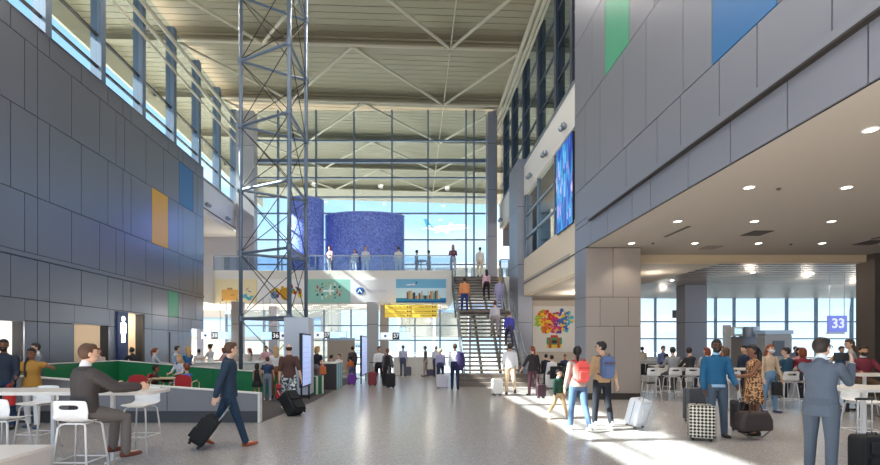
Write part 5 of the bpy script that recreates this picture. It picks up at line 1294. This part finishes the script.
# right hall crowd
person(769.5, 12.4, 185, 'woman with face mask in beige top and blue jeans in the right hall', h=1.76, hair='auburn', style='long', top=(196, 170, 144), bottom=(104, 134, 164), shoe=(50, 70, 110), girl=True, mask=True, legs=STAND, arms=((4, 12, 14, 6), (4, 12, 14, 6)))
tote(X(777, 12.3), 12.3, .45, 0, 'black shoulder bag beside the masked woman', (36, 32, 34), w=.24, h=.34)
HG = dict(sit=.78, legs=SITL, arms=((34, 10, 50, 10), (34, 10, 50, 10)))
def sitter(px, Y, face, label, **k):
    d = dict(HG); d.update(k); return person(px, Y, face, label, **d)
sitter(673, 15.35, -4, 'man in grey shirt on a stool with his back turned, closest to the pier', hair='dark', top=(150, 148, 150), bottom=(90, 90, 96), h=1.78)
sitter(690, 15.35, 20, 'dark haired man in black shirt sitting beside the man in grey', hair='dark', top=(52, 50, 52), bottom=(70, 60, 60), h=1.76, head=(-50, 0))
sitter(707, 15.35, -10, 'red haired woman in cream top sitting behind the man in teal', hair='auburn', style='bob', top=(220, 196, 180), girl=True, head=(40, 0))
sitter(727, 12.95, 40, 'woman in pale green jacket holding a phone to her ear at the middle table', hair='brown', style='bob', top=(186, 200, 176), girl=True, arms=((34, 10, 50, 10), (40, 10, 110, 10)), head=(-50, 0))
person(745, 15.2, 100, 'man in dark navy shirt standing beyond the middle table', h=1.74, hair='dark', top=(34, 50, 74))
sitter(787, 13.05, 20, 'man in dark teal shirt sitting at the middle table right of the masked woman', hair='dark', top=(40, 78, 100), h=1.76, head=(40, 0), bottom=(150, 130, 100))
sitter(803, 13.0, -10, 'auburn haired woman in dark red top sitting at the middle table', hair='auburn', style='bob', top=(130, 40, 52), girl=True)
sitter(846, 14.9, 180, 'woman in pink top sitting on the far side of the middle table', x=11.95, hair='dark', style='bob', top=(214, 150, 150), girl=True)
person(851, 12.6, 50, 'woman in grey sweater with long hair standing behind the man in burgundy', h=1.9, hair='brown', style='long', top=(170, 164, 166), girl=True, head=(30, 0))
sitter(863, 11.9, 160, 'bearded man in burgundy sweater sitting at the high table near the right edge', beard=True, skin='tan', hair='dark', top=(116, 38, 52), bottom=(96, 76, 54), h=1.84, collar=(226, 220, 222), arms=((36, 16, 46, 22), (36, 16, 46, 22)), fit=.012)
person(651, 25.0, 0, 'distant dark haired person in beige at the back counter right of the pier', x=11.9, h=1.7, hair='dark', top=(206, 190, 170))
person(663, 20.0, 180, 'person in blue shirt standing beyond the first table near the pier', h=1.74, hair='brown', top=(120, 136, 186))
person(662, 18.0, 170, 'dark dressed person seated low at the far side of the pier table', x=9.45, h=1.6, skin='brown', hair='black', top=(44, 44, 54), sit=.6, legs=SIT)
for (px, Yy, lb, c) in ((722, 22.4, 'distant traveller in orange top between the column and the kiosk', (206, 130, 90)), (795, 22.8, 'distant traveller in grey near the kiosk cabinet', (130, 130, 140)), (841, 17.6, 'distant traveller in blue near the hanging sign reading 33', (96, 120, 160))):
    person(px, Yy, 180, lb, h=1.72, hair='brown', top=c)
# upper floor ---------------------------------------------------------------
def upper(px, Y, face, label, **k): return person(px, Y, face, label, z0=5.7, **k)
upper(330, 27.05, 150, 'woman in pink top at the balcony rail in front of the narrow mosaic drum', h=1.66, hair='auburn', style='bob', top=(214, 160, 150), girl=True, sleeve=1, bottom=(214, 190, 176))
upper(355, 27.5, 170, 'woman in white top on the balcony left of the pair by the mosaic drum', h=1.6, hair='auburn', style='long', top=(232, 224, 226), girl=True, bottom=(220, 216, 220))
upper(365.5, 27.5, 190, 'person in white standing at the balcony in front of the large mosaic drum', h=1.76, hair='auburn', top=(230, 226, 232), bottom=(214, 214, 224))
upper(398.5, 27.6, 0, 'person in cream clothes standing on the balcony at the right end of the mosaic drum', h=1.76, hair='brown', top=(236, 226, 216), bottom=(226, 220, 216))
upper(416.5, 28.3, -80, 'person in grey left of the small upper table', h=1.7, hair='dark', top=(150, 154, 166), bottom=(90, 96, 120))
upper(429, 28.3, 80, 'person in dark clothes right of the small upper table', h=1.68, hair='dark', top=(70, 74, 90), bottom=(50, 54, 76))
upper(453, 27.2, 170, 'woman in plum top and pale jeans at the right end of the balcony', h=1.78, hair='auburn', style='long', top=(120, 72, 92), bottom=(190, 200, 224), girl=True, arms=((20, 10, 90, 30), (20, 10, 90, 30)))
def stairp(px, Y, face, label, **k): return person(px, Y, face, label, z0=stairZ(Y) + .0, **k)
CL = ((34, 40, 2), (-8, 8, 2))
stairp(464.5, 25.0, 0, 'dark haired man in orange sweater standing on the stair landing', h=1.8, skin='tan', hair='dark', top=(222, 144, 96), bottom=(40, 56, 120), legs=STAND, fit=.03)
person(480, 27.8, -6, 'man in white shirt and cream trousers at the top of the stairs', z0=5.7, h=1.78, hair='dark', top=(236, 232, 228), bottom=(226, 208, 186), legs=CL)
stairp(486.5, 26.0, 0, 'woman with long dark hair in pink top climbing the upper stairs', h=1.66, hair='dark', style='long', top=(226, 182, 196), bottom=(46, 34, 44), girl=True, legs=CL)
stairp(499, 24.7, 6, 'grey haired man in lilac shirt on the right of the landing', x=4.4, h=1.76, hair='blond', style='short', top=(176, 170, 206), bottom=(160, 158, 196), legs=STAND)
stairp(495, 22.9, 4, 'person in pale grey shirt climbing the lower stairs', h=1.74, hair='brown', top=(196, 190, 200), bottom=(150, 140, 140), legs=CL)
stairp(509.5, 22.4, 4, 'person in violet blue shirt descending by the right handrail', x=4.45, h=1.7, hair='brown', top=(70, 66, 170), bottom=(56, 50, 90), legs=CL)
